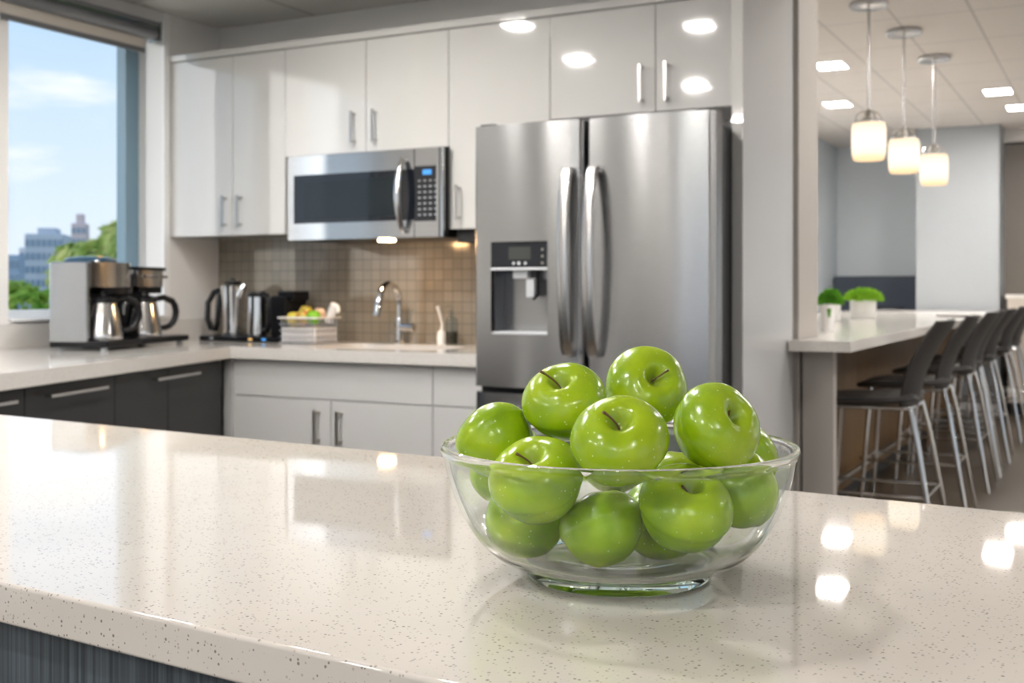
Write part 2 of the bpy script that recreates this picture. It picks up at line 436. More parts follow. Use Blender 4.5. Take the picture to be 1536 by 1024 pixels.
# left wall with window openings cut out of one wall mesh
wins = [(3.20, 4.06), (1.98, 3.04)]
ZS, ZH = 1.05, 2.44
b = MB(); X0, X1 = XW - .22, XW
b.box(X0, X1, YR, YW + .2, 0, ZS); b.box(X0, X1, YR, YW + .2, ZH, ZC)
ys = sorted([q for w in wins for q in w]); ys = [YR] + ys + [YW + .2]
for i in range(0, len(ys), 2): b.box(X0, X1, ys[i], ys[i + 1], ZS, ZH)
struct(b.build('wall_left', M['wall']))
for k, (y0, y1) in enumerate(wins):
    fx0, fx1 = XW - .21, XW - .165
    b = MB(); t = .045
    b.box(fx0, fx1, y0, y0 + t, ZS, ZH, .004); b.box(fx0, fx1, y0 + t, y1 - t - .04, ZS, ZS + t, .004)
    b.box(fx0, fx1, y0 + t, y1 - t - .04, ZH - t, ZH, .004)
    if y1 - y0 > 1.5: b.box(fx0, fx1, (y0 + y1) / 2 - .03, (y0 + y1) / 2 + .03, ZS + t, ZH - t, .004)
    w = struct(b.build('window_%d' % (k + 1), M['frame'], None, 30))
    b = MB(); b.box(fx0 - .005, fx1 + .01, y1 - t - .04, y1, ZS, ZH, .004); b.build('window_stile', M['frame_blue'], w, 30)
    b = MB(); b.box(fx0 + .015, fx0 + .021, y0 + t - .01, y1 - t - .03, ZS + t - .01, ZH - t + .01); b.build('glass_pane', M['pane'], w)
    b = MB(); b.box(XW - .165, XW + .025, y0 - .0, y1 + .0, ZS - .0, ZS + .012, .003); b.build('window_sill', M['trim'], w, 30)
# window casing on the room side of the corner window
b = MB()
b.box(XW - .002, XW + .012, 4.055, 4.095, ZS, ZC - .001, .003); struct(b.build('trim_2', M['trim'], None, 30))
# kitchen back wall and pier
struct(MB().box(XW - .22, -1.30, YW, YW + .17, 0, ZC + .3).build('wall_back', M['wall']))
struct(MB().box(-1.30, -1.096, YW, 4.77, 0, ZD).build('wall_pier', M['taupe']))
b = MB().box(XW + .001, -1.99, YW - .008, YW, .94, 1.45); struct(b.build('wall_tiling', M['tile']))
b = MB(); kw = [(-2.6, -.7), (-.3, 1.5), (1.9, 3.3)]  # unseen rear windows, added for cool light on the cabinet and island fronts
b.box(-4.4, XR, YR - .2, YR, 0, .4); b.box(-4.4, XR, YR - .2, YR, 2.4, ZC)
xs_ = [-4.4] + [q for w in kw for q in w] + [XR]
for i in range(0, len(xs_), 2): b.box(xs_[i], xs_[i + 1], YR - .2, YR, .4, 2.4)
struct(b.build('wall_rear', M['wall_rear']))
for k, (x0, x1) in enumerate(kw):
    b = MB(); t = .05
    for a in ((x0, x0 + t), (x1 - t, x1), ((x0 + x1) / 2 - .025, (x0 + x1) / 2 + .025)): b.box(a[0], a[1], YR - .17, YR - .12, .4, 2.4)
    b.box(x0, x1, YR - .169, YR - .121, .4, .45); b.box(x0, x1, YR - .169, YR - .121, 2.35, 2.4)
    w = struct(b.build('window_%d' % (k + 6), M['frame']))
    MB().box(x0 + .02, x1 - .02, YR - .146, YR - .14, .42, 2.38).build('glass_pane', M['pane'], w)
# right wall with unseen windows, added to light the dining area
b = MB(); rw = [(-1.5, .8), (6.0, 8.2), (9.4, 11.6)]
b.box(XR, XR + .2, YR, YF, 0, .85); b.box(XR, XR + .2, YR, YF, 2.35, ZD)
ys = [YR] + sorted(q for w in rw for q in w) + [YF]
for i in range(0, len(ys), 2): b.box(XR, XR + .2, ys[i], ys[i + 1], .85, 2.35)
struct(b.build('wall_right', M['wall']))
for k, (y0, y1) in enumerate(rw):
    b = MB(); t = .05
    for a in ((y0, y0 + t), (y1 - t, y1), ((y0 + y1) / 2 - .025, (y0 + y1) / 2 + .025)): b.box(XR + .12, XR + .17, a[0], a[1], .85, 2.35)
    b.box(XR + .121, XR + .169, y0, y1, .85, .9); b.box(XR + .121, XR + .169, y0, y1, 2.3, 2.35)
    w = struct(b.build('window_%d' % (k + 3), M['frame']))
    MB().box(XR + .14, XR + .146, y0 + .02, y1 - .02, .87, 2.33).build('glass_pane', M['pane'], w)
# dining walls
struct(MB().box(-3.0, -2.75, 4.62, YF, 0, ZD).build('wall_dining_left', M['wall_blue']))
struct(MB().box(-2.75, XR, YF - .1, YF + .1, 0, ZD).build('wall_dining_far', M['wall_blue']))
struct(MB().box(-1.75, -1.00, 11.75, YF - .1, 0, ZD).build('wall_column', M['wall_pale']))
b = MB(); b.box(-1.0, .10, 12.3, YF - .1, 0, ZD - .12); struct(b.build('wall_dining_right', M['wall_dark']))
struct(MB().box(-1.0, XR, 12.2, YF - .1, ZD - .12, ZD).build('trim_3', M['wall']))
struct(MB().box(-1.75, -1.0, 11.735, 11.75, 0, .1).build('baseboard_far', M['trim']))

# ------------------------------------------------------------------ recessed lights
def ceiling_light(x, y, z, sx, sy, mat, label, group):
    t = thing('recessed_light', label, 'ceiling light', (x, y, z), 0, group)
    b = MB()
    w = .012
    b.box(x - sx / 2 - w, x + sx / 2 + w, y - sy / 2 - w, y - sy / 2, z - .006, z - .0005); b.box(x - sx / 2 - w, x + sx / 2 + w, y + sy / 2, y + sy / 2 + w, z - .006, z - .0005)
    b.box(x - sx / 2 - w, x - sx / 2, y - sy / 2, y + sy / 2, z - .006, z - .0005); b.box(x + sx / 2, x + sx / 2 + w, y - sy / 2, y + sy / 2, z - .006, z - .0005)
    b.build('frame', M['trim'], t)
    MB().box(x - sx / 2, x + sx / 2, y - sy / 2, y + sy / 2, z - .004, z - .001).build('diffuser', mat, t)
    return t
kl = [(-2.73, 2.22), (-2.41, 1.11), (-1.85, 2.69), (-2.65, 3.12), (-1.35, 1.75), (-.9, -.3), (-2.6, -1.2), (1.4, -.9), (.5, 3.9), (2.4, 3.2), (-.7, -1.7), (.8, -2.0), (-2.1, -2.2)]  # last few, behind the camera, are added to brighten the island front
for x, y in kl:
    ceiling_light(x, y, ZC, .12, .12, M['lightglass'], 'small square recessed LED downlight in the kitchen ceiling above the frame, some added as fill', 'kitchen downlights above the frame')
dl = [(-1.782, 8.146, 'square recessed light beside the pillar, nearer of the left pair'), (-2.103, 9.866, 'square recessed light beside the pillar, farther and lower of the left pair'),
      (-.846, 9.83, 'square recessed light right of the pendants, nearer of the right pair'), (-.784 + .03, 10.763, 'square recessed light at the right picture edge, farther of the right pair')]
for x, y, l in dl: ceiling_light(x, y, ZD, .19, .25, M['lightglass_d'], l, 'recessed lights of the dining ceiling')
for x, y in [(.9, 6.4), (2.6, 8.6), (2.9, 10.8), (2.3, 7.3), (-.2, 5.2)]:
    ceiling_light(x, y, ZD, .19, .25, M['lightglass_d'], 'square recessed light of the dining ceiling outside the frame', 'dining lights outside the frame')

# ------------------------------------------------------------------ roller blind
t = thing('roller_blind', 'dark grey roller blind rolled up at the top of the corner window', 'window blind', (-3.97, 3.58, 2.40))
MB().box(-4.019, -3.945, 3.12, 3.965, 2.405, 2.425, .003).build('cassette', M['blindmetal'], t, 30)
MB().cyl((-3.975, 3.13, 2.372), (-3.975, 3.96, 2.372), .028).build('roller', M['blindmetal'], t, 30)
MB().box(-3.9995, -3.9965, 3.14, 3.92, 2.30, 2.372).build('fabric', M['blind'], t)
MB().box(-4.004, -3.991, 3.14, 3.92, 2.278, 2.302, .003).build('bottom_bar', M['blindmetal'], t, 30)
b = MB(); b.box(-4.019, -3.94, 3.965, 3.975, 2.335, 2.427, .003); b.build('bracket', M['nickel'], t, 30)

# ------------------------------------------------------------------ upper cabinets
YU = 4.10
def upper(label, x0, x1, z0, z1, doors, handles, y=YU, extra=None):
    t = thing('wall_cabinet', label, 'kitchen cabinet', ((x0 + x1) / 2, (y + YW) / 2, z0), 0, 'white gloss wall cabinets')
    MB().box(x0 + .001, x1 - .001, y + .021, YW - .009, z0 + .001, z1).build('carcass', M['gloss_in'], t)
    MB().box(x0 + .0012, x1 - .0012, y + .022, YW - .009, z0, z0 + .012).build('bottom_panel', M['gloss'], t)
    xs = [x0] + doors + [x1]
    for i in range(len(xs) - 1):
        d = MB().box(xs[i] + .0018, xs[i + 1] - .0018, y, y + .02, z0 + .0005, z1 - .002, .0015).build('door', M['gloss'], t, 30)
        for hx, h0, h1 in handles:
            if xs[i] < hx < xs[i + 1]: bar_handle('handle', d, hx, y, h0, h1, M['nickel'])
    return t
ZT = 2.264
upper('white gloss two-door wall cabinet in the window corner', -4.018, -3.318, 1.433, ZT, [-3.625], [(-3.665, 1.47, 1.617), (-3.573, 1.47, 1.617)])
upper('white gloss two-door wall cabinet above the microwave', -3.318, -2.462, 1.777, ZT, [-2.878], [(-2.936, 1.812, 1.955), (-2.824, 1.812, 1.955)])
upper('tall white gloss single-door wall cabinet between microwave and fridge', -2.462, -1.994, 1.433, ZT, [], [(-2.408, 1.466, 1.613)])
upper('white gloss two-door bridging cabinet above the fridge', -1.994, -1.151, 1.855, ZT, [-1.551], [(-1.604, 1.888, 2.037), (-1.502, 1.888, 2.037)])
tag(MB().box(-4.018, -1.151, YU - .012, YW - .009, ZT + .001, ZT + .032, .003).build('cornice', M['gloss'], None, 30), 'long white cornice board running along the wall cabinet tops', 'cornice')
b = MB().box(-2.44, -2.0, YU + .03, YW - .012, 1.38, 1.4325, .002)
tag(b.build('light_rail', M['gap'], None, 30), 'black under-cabinet rail between microwave and fridge', 'rail')

# tall side panel
t = thing('side_panel', 'tall glossy white panel enclosing the right side of the fridge', 'panel', (-1.13, 4.0, 0))
MB().box(-1.148, -1.112, 3.765, 4.43, 0, ZC - .002, .002).build('panel', M['panel'], t, 30)
MB().box(-1.149, -1.111, 3.755, 3.765, 0, ZC - .002, .0015).build('edge_strip', M['gloss'], t, 30)

# ------------------------------------------------------------------ microwave
t = thing('microwave_oven', 'stainless steel over-the-counter microwave with dark window and blue display', 'microwave', (-2.86, 4.2, 1.395))
xl, xr, yf = -3.255, -2.445, 4.04
b = MB(); b.box(-3.25, -2.466, yf + .045, YW - .009, 1.40, 1.776, .002); b.box(xl + .01, xr - .003, yf + .03, yf + .0449, 1.398, 1.773); b.build('housing', M['black'], t, 30)
xs = -2.592
# door: steel frame with window opening
d = MB()
wx0, wx1, wz0, wz1 = -3.222, -2.60, 1.472, 1.684
for a in ((xl, wx0, 1.40, 1.768), (wx0, xs - .002, 1.40, wz0), (wx0, xs - .002, wz1, 1.768)):
    d.box(a[0], a[1], yf, yf + .03, a[2], a[3])
door = d.build('door', M['steel_mw'], t)
MB().box(wx0, xs - .004, yf + .003, yf + .028, wz0, wz1).build('window', M['darkglass'], door)
b = MB(); b.box(wx0 + .05, wx1 - .06, yf + .0015, yf + .0035, wz0 + .02, wz1 - .03); b.build('inner_screen', principled('oven_screen', (.012, .017, .02), .06, 0, **{'IOR': 1.5}), door)
hp = []
for i in range(17):
    v = i / 16; z = 1.424 + v * .302; hp.append((-2.640, yf - .012 - .042 * math.sin(PI * v) ** .7, z))
h = MB().tube(hp, [.012 + .005 * math.sin(PI * i / 16) for i in range(17)], 14)
for z in (1.43, 1.72): h.cyl((-2.640, yf - .012, z), (-2.640, yf + .003, z), .010, 12)
h.build('handle', M['polished'], door, 50)
# control panel
cp = MB().box(xs + .002, xr - .028, yf, yf + .03, 1.40, 1.768).build('control_panel', M['steel_mw'], t)
MB().box(xs + .002, xr - .040, yf - .0015, yf - .0002, 1.466, 1.694).build('keypad', M['blackgloss'], cp)
MB().box(-2.55, -2.508, yf - .0022, yf - .0016, 1.658, 1.678).build('display', M['display'], cp)
for r_ in range(7):
    for q in range(4):
        x = -2.572 + q * .0265; z = 1.63 - r_ * .0235
        MB().box(x, x + .012, yf - .0024, yf - .0016, z, z + .006).build('key', M['greyplastic'] if r_ else M['nickel'], cp)
e = MB(); e.box(xr - .0405 + .0, xr - .0275, yf - .001, yf + .03, 1.4, 1.768) ; e.build('steel_edge', M['nickel'], t)
e = MB(); e.tube([(xr - .018, yf + .012, 1.40), (xr - .018, yf + .012, 1.768)], .010, 16); e.build('trim_rail', M['chrome'], t, 50)
MB().lathe([(0, 0), (.034, 0), (.038, -.006), (.032, -.010), (0, -.010)], (-2.79, 4.13, 1.3995), 32).build('hood_lamp', M['mwlamp'], t, 40)

# ------------------------------------------------------------------ fridge
t = thing('french_door_fridge', 'stainless steel french-door fridge with water dispenser in the left door', 'fridge', (-1.56, 3.9, 0))
YFf = 3.50
MB().box(-1.985, -1.162, 3.60, 4.36, .03, 1.735, .006).build('cabinet_body', M['steel_dark'], t, 30)
b = MB(); b.box(-1.1615, -1.152, 3.64, 4.30, .05, 1.72); b.build('side_gap_shade', M['gap'], t)  # black sheet standing in for the shade in the gap beside the body
def door_front(x0, x1, z0, z1, hole=None, name='door', bulge=.018, thick=.085):
    bm = MB(); n = 28; xc = (x0 + x1) / 2; hw = (x1 - x0) / 2
    def yo(x):
        q = abs((x - xc) / hw)
        return YFf - bulge * (1 - q ** 2) + .022 * max(0, (q - .93) / .07) ** 2
    xsx = [x0 + (x1 - x0) * i / n for i in range(n + 1)] + [x0 + .006, x0 + .003, x1 - .006, x1 - .003]
    zs = [z0, z1]
    if hole:
        xsx = [x for x in xsx if min(abs(x - hole[0]), abs(x - hole[1])) > .004] + [hole[0], hole[1]]; zs = [z0, hole[2], hole[3], z1]
    xsx.sort()
    V = [[bm.bm.verts.new((x, yo(x), z)) for x in xsx] for z in zs]
    yb = YFf + thick
    for a in range(len(zs) - 1):
        for i in range(len(xsx) - 1):
            if hole and zs[a] == hole[2] and hole[0] <= xsx[i] < hole[1] - 1e-6: continue
            bm.bm.faces.new((V[a][i], V[a][i + 1], V[a + 1][i + 1], V[a + 1][i]))
    B = [[bm.bm.verts.new((x, yb, z)) for x in (x0, x1)] for z in (z0, z1)]
    bm.bm.faces.new((B[0][0], B[1][0], B[1][1], B[0][1]))
    bm.bm.faces.new([B[0][0], B[0][1]] + V[0][::-1]); bm.bm.faces.new([B[1][0], B[1][1]] + V[-1][::-1])
    bm.bm.faces.new([B[0][0], B[1][0]] + [V[k][0] for k in range(len(zs) - 1, -1, -1)])
    bm.bm.faces.new([B[0][1], B[1][1]] + [V[k][-1] for k in range(len(zs) - 1, -1, -1)])
    if hole:
        hx0, hx1, hz0, hz1 = hole; yd = YFf + .075
        i0, i1 = xsx.index(hx0), xsx.index(hx1)
        q = [bm.bm.verts.new(p) for p in ((hx0, yd, hz0), (hx1, yd, hz0), (hx1, yd, hz1), (hx0, yd, hz1))]
        bm.bm.faces.new(q); bm.bm.faces.new([q[0], q[1]] + V[1][i0:i1 + 1][::-1]); bm.bm.faces.new([q[3], q[2]] + V[2][i0:i1 + 1][::-1])
        bm.bm.faces.new([q[0], q[3], V[2][i0], V[1][i0]]); bm.bm.faces.new([q[1], q[2], V[2][i1], V[1][i1]])
    return bm.build(name, M['steel'], t, 35)
dxa, dxb = -1.924, -1.705
ld = door_front(-2.001, -1.5785, .846, 1.750, (dxa, dxb, 1.028, 1.346))
rd = door_front(-1.5715, -1.129, .846, 1.750)
fd = door_front(-2.001, -1.129, .06, .825, None, 'freezer_drawer', .026)
MB().box(-1.995, -1.135, YFf + .05, YFf + .10, .826, .845).build('drawer_gasket', M['gap'], t)
MB().box(-1.985, -1.15, YFf + .06, YFf + .4, 0, .055).build('kick_plate', M['gap'], t)
def fridge_handle(x, parent):
    b = MB(); pts = []
    n = 20
    def f(u, v):
        z = .962 + v * .625; s_ = math.sin(PI * v) ** .55
        a = -PI / 2 + (u - .5) * 2.2
        return (x + .021 * math.sin((u - .5) * 2.4), YFf - .022 - .045 * s_ - .010 * math.cos((u - .5) * 2.4), z)
    b.slab(f, 8, 24, .008)
    for z in (.972, 1.577): b.box(x - .014, x + .014, YFf - .034, YFf - .004, z - .010, z + .010)
    b.build('handle', M['nickel'], parent, 60)
fridge_handle(-1.623, ld); fridge_handle(-1.532, rd)
b = MB(); b.tube([(-1.90, YFf - .055, .765)] + [(-1.90 + .674 * i / 10, YFf - .065 - .008 * math.sin(PI * i / 10), .765) for i in range(11)] + [(-1.226, YFf - .055, .765)], .014, 14)
for x in (-1.88, -1.246): b.box(x - .012, x + .012, YFf - .055, YFf - .01, .755, .775)
b.build('handle', M['nickel'], fd, 50)
# dispenser
yb = YFf - .012
MB().box(dxa + .001, dxb - .001, yb + .0, YFf + .07, 1.258, 1.345, .003).build('dispenser_display', M['blackgloss'], ld, 30)
MB().box(dxa + .07, dxb - .065, yb - .0008, yb + .002, 1.285, 1.328).build('dispenser_screen', principled('lcd_grey', (.05, .055, .05), .2), ld)
for i, (x, z, r_) in enumerate([(-1.835, 1.272, .005), (-1.815, 1.272, .006), (-1.79, 1.272, .005), (-1.725, 1.318, .005), (-1.725, 1.295, .005), (-1.725, 1.272, .005)]):
    MB().cyl((x, yb - .001, z), (x, yb + .003, z), r_, 16).build('dispenser_button', M['silverplastic'] if i < 3 else M['nickel_dk'], ld)
MB().box(dxa + .001, dxb - .001, yb - .004, YFf + .02, 1.248, 1.257, .002).build('dispenser_shelf', M['silverplastic'], ld, 30)
b = MB(); b.box(dxa + .001, dxb - .001, yb + .002, YFf + .07, 1.0285, 1.037, .002); b.build('drip_tray', M['silverplastic'], ld, 30)
MB().box(-1.846, -1.79, YFf + .002, YFf + .03, 1.22, 1.2475, .003).build('ice_chute', M['silverplastic'], ld, 30)
MB().box(-1.80, -1.768, YFf + .01, YFf + .04, 1.155, 1.22, .004).build('water_paddle', M['silverplastic'], ld, 30)
MB().tube([(-1.757, YFf + .02, 1.247), (-1.757, YFf + .02, 1.165), (-1.775, YFf + .02, 1.15)], .006, 10).build('water_spout', M['black'], ld, 40)
MB().box(dxa + .002, dxa + .008, YFf + .004, YFf + .074, 1.038, 1.247).build('recess_cheek', M['steel_dark'], ld)
for x, pr in ((-1.96, ld), (-1.17, rd)):
    MB().box(x - .03, x + .03, 3.53, 3.62, 1.7505, 1.762, .003).build('hinge_cover', M['black'], pr, 30)

# ------------------------------------------------------------------ base cabinets, sink wall
ZK = .94; TH = .048; YB = 3.78
def base_unit(label, x0, x1, fronts, group='white base cabinets along the sink wall'):
    t = thing('base_cabinet', label, 'kitchen cabinet', ((x0 + x1) / 2, 4.1, 0), 0, group)
    MB().box(x0 + .001, x1 - .001, YB + .02, YW - .02, .10, ZK - TH - .20).build('carcass', M['gloss_in'], t)
    MB().box(x0 + .001, x1 - .001, YB + .06, YB + .075, 0, .10).build('kickboard', M['gap'], t)
    MB().box(x0 + .001, x1 - .001, YB + .02, YB + .035, ZK - TH - .2, ZK - TH - .001).build('rail', M['gap'], t)
    for nm, a, c, z0, z1, hs in fronts:
        d = MB().box(a + .002, c - .002, YB, YB + .019, z0, z1, .0012).build(nm, M['satin'], t, 30)
        for h in hs: bar_handle('handle', d, h[0], YB, h[1], h[2], M['nickel_dk'])
    return t
zt = ZK - TH - .004
base_unit('white two-door sink base cabinet with a plain false drawer front', -3.337, -2.341, [('drawer_front', -3.337, -2.341, .736, zt, []), ('door', -3.337, -2.826, .11, .732, [(-2.886, .556, .694)]), ('door', -2.826, -2.341, .11, .732, [(-2.774, .556, .694)])])
base_unit('narrow white base cabinet beside the fridge, drawer over door', -2.341, -2.015, [('drawer', -2.341, -2.015, .736, zt, []), ('door', -2.341, -2.015, .11, .732, [])])
# counter front edge of the left run is skewed; local frame: +x along the run, front faces -y
P0 = Vector((-3.327, 3.75)); e1 = Vector((-.499, 1.528)).normalized()
ang = math.atan2(e1.y, e1.x)
def LR(a, bdep):   # a metres back from the corner, b metres behind the front edge
    n = Vector((-e1.y, e1.x))
    return P0 - e1 * a + n * bdep
q0 = LR(1.95, 0)
outer = [(-4.016, 4.438), (-2.006, 4.438), (-2.006, 3.75), (P0.x, P0.y), (q0.x, q0.y), (-4.016, q0.y)]
sx0, sx1, sy0, sy1 = -3.05, -2.43, 3.87, 4.24
hole = []
for cx, cy, a0 in ((sx1 - .08, sy1 - .08, 0), (sx0 + .08, sy1 - .08, 90), (sx0 + .08, sy0 + .08, 180), (sx1 - .08, sy0 + .08, 270)):
    for i in range(7): hole.append((cx + .08 * math.cos(R(a0 + 15 * i)), cy + .08 * math.sin(R(a0 + 15 * i))))
wt = MB().prism(outer, ZK - TH, ZK, [hole]).build('worktop', M['quartz_back'])
tag(wt, 'L-shaped pale stone worktop running from the window wall to the fridge', 'worktop')
tag(MB().box(XW + .002, XW + .022, q0.y, YW - .01, ZK + .0005, ZK + .10, .002).build('upstand', M['quartz_back'], None, 30), 'low stone upstand under the window behind the coffee maker', 'upstand')
# sink
t = thing('undermount_sink', 'stainless undermount sink sunk in the worktop under the faucet', 'sink', ((sx0 + sx1) / 2, (sy0 + sy1) / 2, ZK - .2))
b = MB(); rings = []
cxx, cyy = (sx0 + sx1) / 2, (sy0 + sy1) / 2
for k, z in ((1.02, ZK - TH - .002), (1.0, ZK - TH - .004), (.97, ZK - .15), (.92, ZK - .185), (.5, ZK - .19), (.12, ZK - .195)):
    rings.append([b.bm.verts.new((cxx + (x - cxx) * k, cyy + (y - cyy) * k, z)) for x, y in hole])
for A, B in zip(rings, rings[1:]):
    for i in range(len(A)): b.bm.faces.new((A[i], A[(i + 1) % len(A)], B[(i + 1) % len(A)], B[i]))
b.bm.faces.new(rings[-1]); b.build('basin', M['nickel'], t, 50)
MB().lathe([(0, 0), (.035, 0), (.042, .003), (.042, 0)], (cxx, cyy, ZK - .1945), 24).build('drain', M['chrome'], t, 40)
# faucet
fx, fy = -2.866, 4.34
t = thing('gooseneck_faucet', 'chrome gooseneck kitchen faucet with side lever behind the sink', 'faucet', (fx, fy, ZK))
MB().lathe([(0, 0), (.027, 0), (.027, .006), (.020, .012), (.019, .10), (.016, .112), (.0135, .118), (0, .118)], (fx, fy, ZK), 24).build('base', M['chrome'], t, 40)
pts = [(fx, fy, ZK + .11), (fx, fy, ZK + .16)] + [(fx, fy - .078 + .078 * math.cos(R(a)), ZK + .185 + .082 * math.sin(R(a))) for a in range(0, 165, 11)]
MB().tube(pts, .0145, 14).build('neck', M['chrome'], t, 60)
p1 = Vector(pts[-1])
MB().tube([p1 + Vector((0, .006, .004)), p1 + Vector((-.001, -.010, -.03)), p1 + Vector((-.002, -.02, -.095))], [.014, .0165, .0185], 16).build('spray_head', M['chrome'], t, 60)
b = MB(); b.cyl((fx, fy, ZK + .075), (fx + .088, fy - .012, ZK + .075), .018, 18); b.build('valve', M['chrome'], t, 40)
MB().tube([(fx + .062, fy - .01, ZK + .085), (fx + .066, fy - .012, ZK + .12), (fx + .078, fy - .016, ZK + .16)], [.007, .006, .007], 10).build('lever', M['chrome'], t, 50)
# dish brush in holder
bx, by = -2.655, 4.36
t = thing('dish_brush', 'white dish brush standing in a white holder by the faucet', 'brush', (bx, by, ZK))
MB().lathe([(0, .0005), (.019, .0005), (.021, .03), (.018, .05), (.012, .062), (0, .062)], (bx, by, ZK), 20).build('holder', M['white'], t, 40)
MB().tube([(bx, by, ZK + .055), (bx + .004, by, ZK + .09), (bx - .012, by, ZK + .145), (bx - .020, by, ZK + .168)], [.009, .006, .007, .009], 10).build('brush_handle', M['white'], t, 50)
# soap bottle
gx, gy = -2.585, 4.33
t = thing('soap_bottle', 'clear glass bottle half full of dark soap beside the fridge', 'bottle', (gx, gy, ZK))
MB().lathe([(0, .0005), (.027, .0005), (.029, .004), (.029, .105), (.024, .118), (.011, .127), (.010, .150), (.0085, .150), (.0095, .125), (.022, .116), (.027, .104), (.027, .006), (0, .006)], (gx, gy, ZK), 28).build('bottle_body', M['clear'], t, 40)
MB().lathe([(0, .007), (.0262, .007), (.0262, .058), (0, .058)], (gx, gy, ZK), 24).build('soap', M['bottle_liquid'], t, 40)
MB().tube([(gx, gy, ZK + .06), (gx, gy, ZK + .168), (gx - .012, gy - .004, ZK + .172), (gx - .024, gy - .008, ZK + .166)], .004, 8).build('pump', M['clear'], t, 50)

# dark base units of the left run (local frame)
def left_unit(label, a0, a1, seams, handles):
    # a measured from the corner towards the camera; local x = -a
    t = thing('drawer_unit', label, 'kitchen cabinet', (P0.x, P0.y, 0), ang, 'charcoal base cabinets under the window')
    # local: x along e1, +y = n (into cabinet)
    MB().box(-a1 + .001, -a0 - .001, .045, .50, .10, ZK - TH - .002).build('carcass', M['gap'], t, world=False)
    MB().box(-a1 + .001, -a0 - .001, .08, .095, 0, .10).build('kickboard', M['gap'], t, world=False)
    ss = [a0] + seams + [a1]
    for i in range(len(ss) - 1):
        d = MB().box(-ss[i + 1] + .002, -ss[i] - .002, .025, .044, .11, ZK - TH - .006, .0012).build('drawer_front', M['darklam'], t, 30, world=False)
        for h0, h1, z in handles:
            if ss[i] < (h0 + h1) / 2 < ss[i + 1]: bar_handle('handle', d, 0, .025, z, 0, M['nickel'], .010, .026, (-h1, -h0), world=False)
left_unit('charcoal double-front drawer unit nearest the corner, one pull bridging the seam', .040, .918, [.521], [(.304, .663, .852)])
left_unit('charcoal drawer unit left of the bridging pull, one long pull of its own', .918, 1.447, [], [(1.014, 1.356, .854)])
left_unit('charcoal drawer unit at the left picture edge, only a sliver in view', 1.447, 1.93, [], [(1.53, 1.87, .854)])
tag(MB().box(-3.385, -3.340, 3.775, 3.80, 0, ZK - TH - .003, .001).build('corner_filler', M['satin'], None, 30), 'narrow white filler strip between charcoal drawers and sink cabinet', 'filler panel')

# ------------------------------------------------------------------ coffee maker, local frame: x along the front, y into the depth
ca = Vector((-3.50, 3.24)); cang = math.atan2(.954, -.30)
t = thing('twin_coffee_maker', 'large steel and black twin coffee maker with two brewing stations by the window', 'coffee maker', (ca.x, ca.y, ZK), cang)
def lb(*a, bev=.004): return MB().box(*a, bev)
lb(0, .70, 0, .25, .014, .040).build('base_plate', M['black'], t, 30, world=False)
for x, y in ((.03, .03), (.67, .03), (.03, .22), (.67, .22)): MB().cyl((x, y, .0005), (x, y, .016), .014, 16).build('foot', M['greyplastic'], t, 40, world=False)
b = MB(); b.box(-.004, .022, .085, .25, .034, .352, .008); b.build('side_panel', principled('machine_steel', (.50, .52, .54), .16, 1.), t, 30, world=False)
lb(.03, .345, .17, .245, .041, .25).build('back_column', M['black'], t, 30, world=False)
lb(.36, .66, .17, .245, .041, .31).build('back_column', M['black'], t, 30, world=False)
def head(x0, x1, z0, z1, y0, y1, mat, name):
    b = MB(); pr = []
    n = 12; w = x1 - x0
    front = [(x0 + w * i / n, y0 - .034 * math.sin(PI * i / n) ** .8) for i in range(n + 1)]
    b.prism([(x0, y1)] + front + [(x1, y1)], z0, z1); return b.build(name, mat, t, 35, world=False)
head(.023, .335, .252, .352, .085, .245, M['polished'], 'brew_head')
head(.10, .30, .225, .252, .06, .20, M['black'], 'filter_basket')
MB().lathe([(0, 0), (.10, 0), (.104, .008), (.095, .018), (.06, .024), (0, .026)], (.16, .165, .352), 32).build('lid', principled('tinted_lid', (.02, .05, .08), .08), t, 40, world=False)
MB().box(.215, .245, .062, .066, .295, .312, .004).build('emblem', M['black'], t, 30, world=False)
MB().box(.12, .14, .10, .115, .372, .377, .001).build('indicator', M['led_dot'], t, 30, world=False)
lb(.3355, .372, .10, .245, .245, .345).build('switch_housing', M['black'], t, 30, world=False)
MB().cyl((.352, .088, .318), (.352, .102, .318), .010, 16).build('knob', M['nickel'], t, 40, world=False)
head(.375, .60, .255, .325, .075, .245, M['polished'], 'brew_head')
lb(.40, .60, .08, .20, .225, .2545).build('filter_basket', M['black'], t, 30, world=False)
lb(.372, .612, .066, .245, .3255, .340).build('lid', M['black'], t, 30, world=False)
lb(.6005, .625, .09, .245, .25, .325).build('end_cap', M['black'], t, 30, world=False)
MB().tube([(.39, .052, .298), (.48, .045, .299), (.60, .058, .298), (.645, .085, .298)], .006, 10).build('hinge_bar', M['nickel'], t, 50, world=False)
Mc = Matrix.Translation((ca.x, ca.y, ZK)) @ Matrix.Rotation(cang, 4, 'Z')
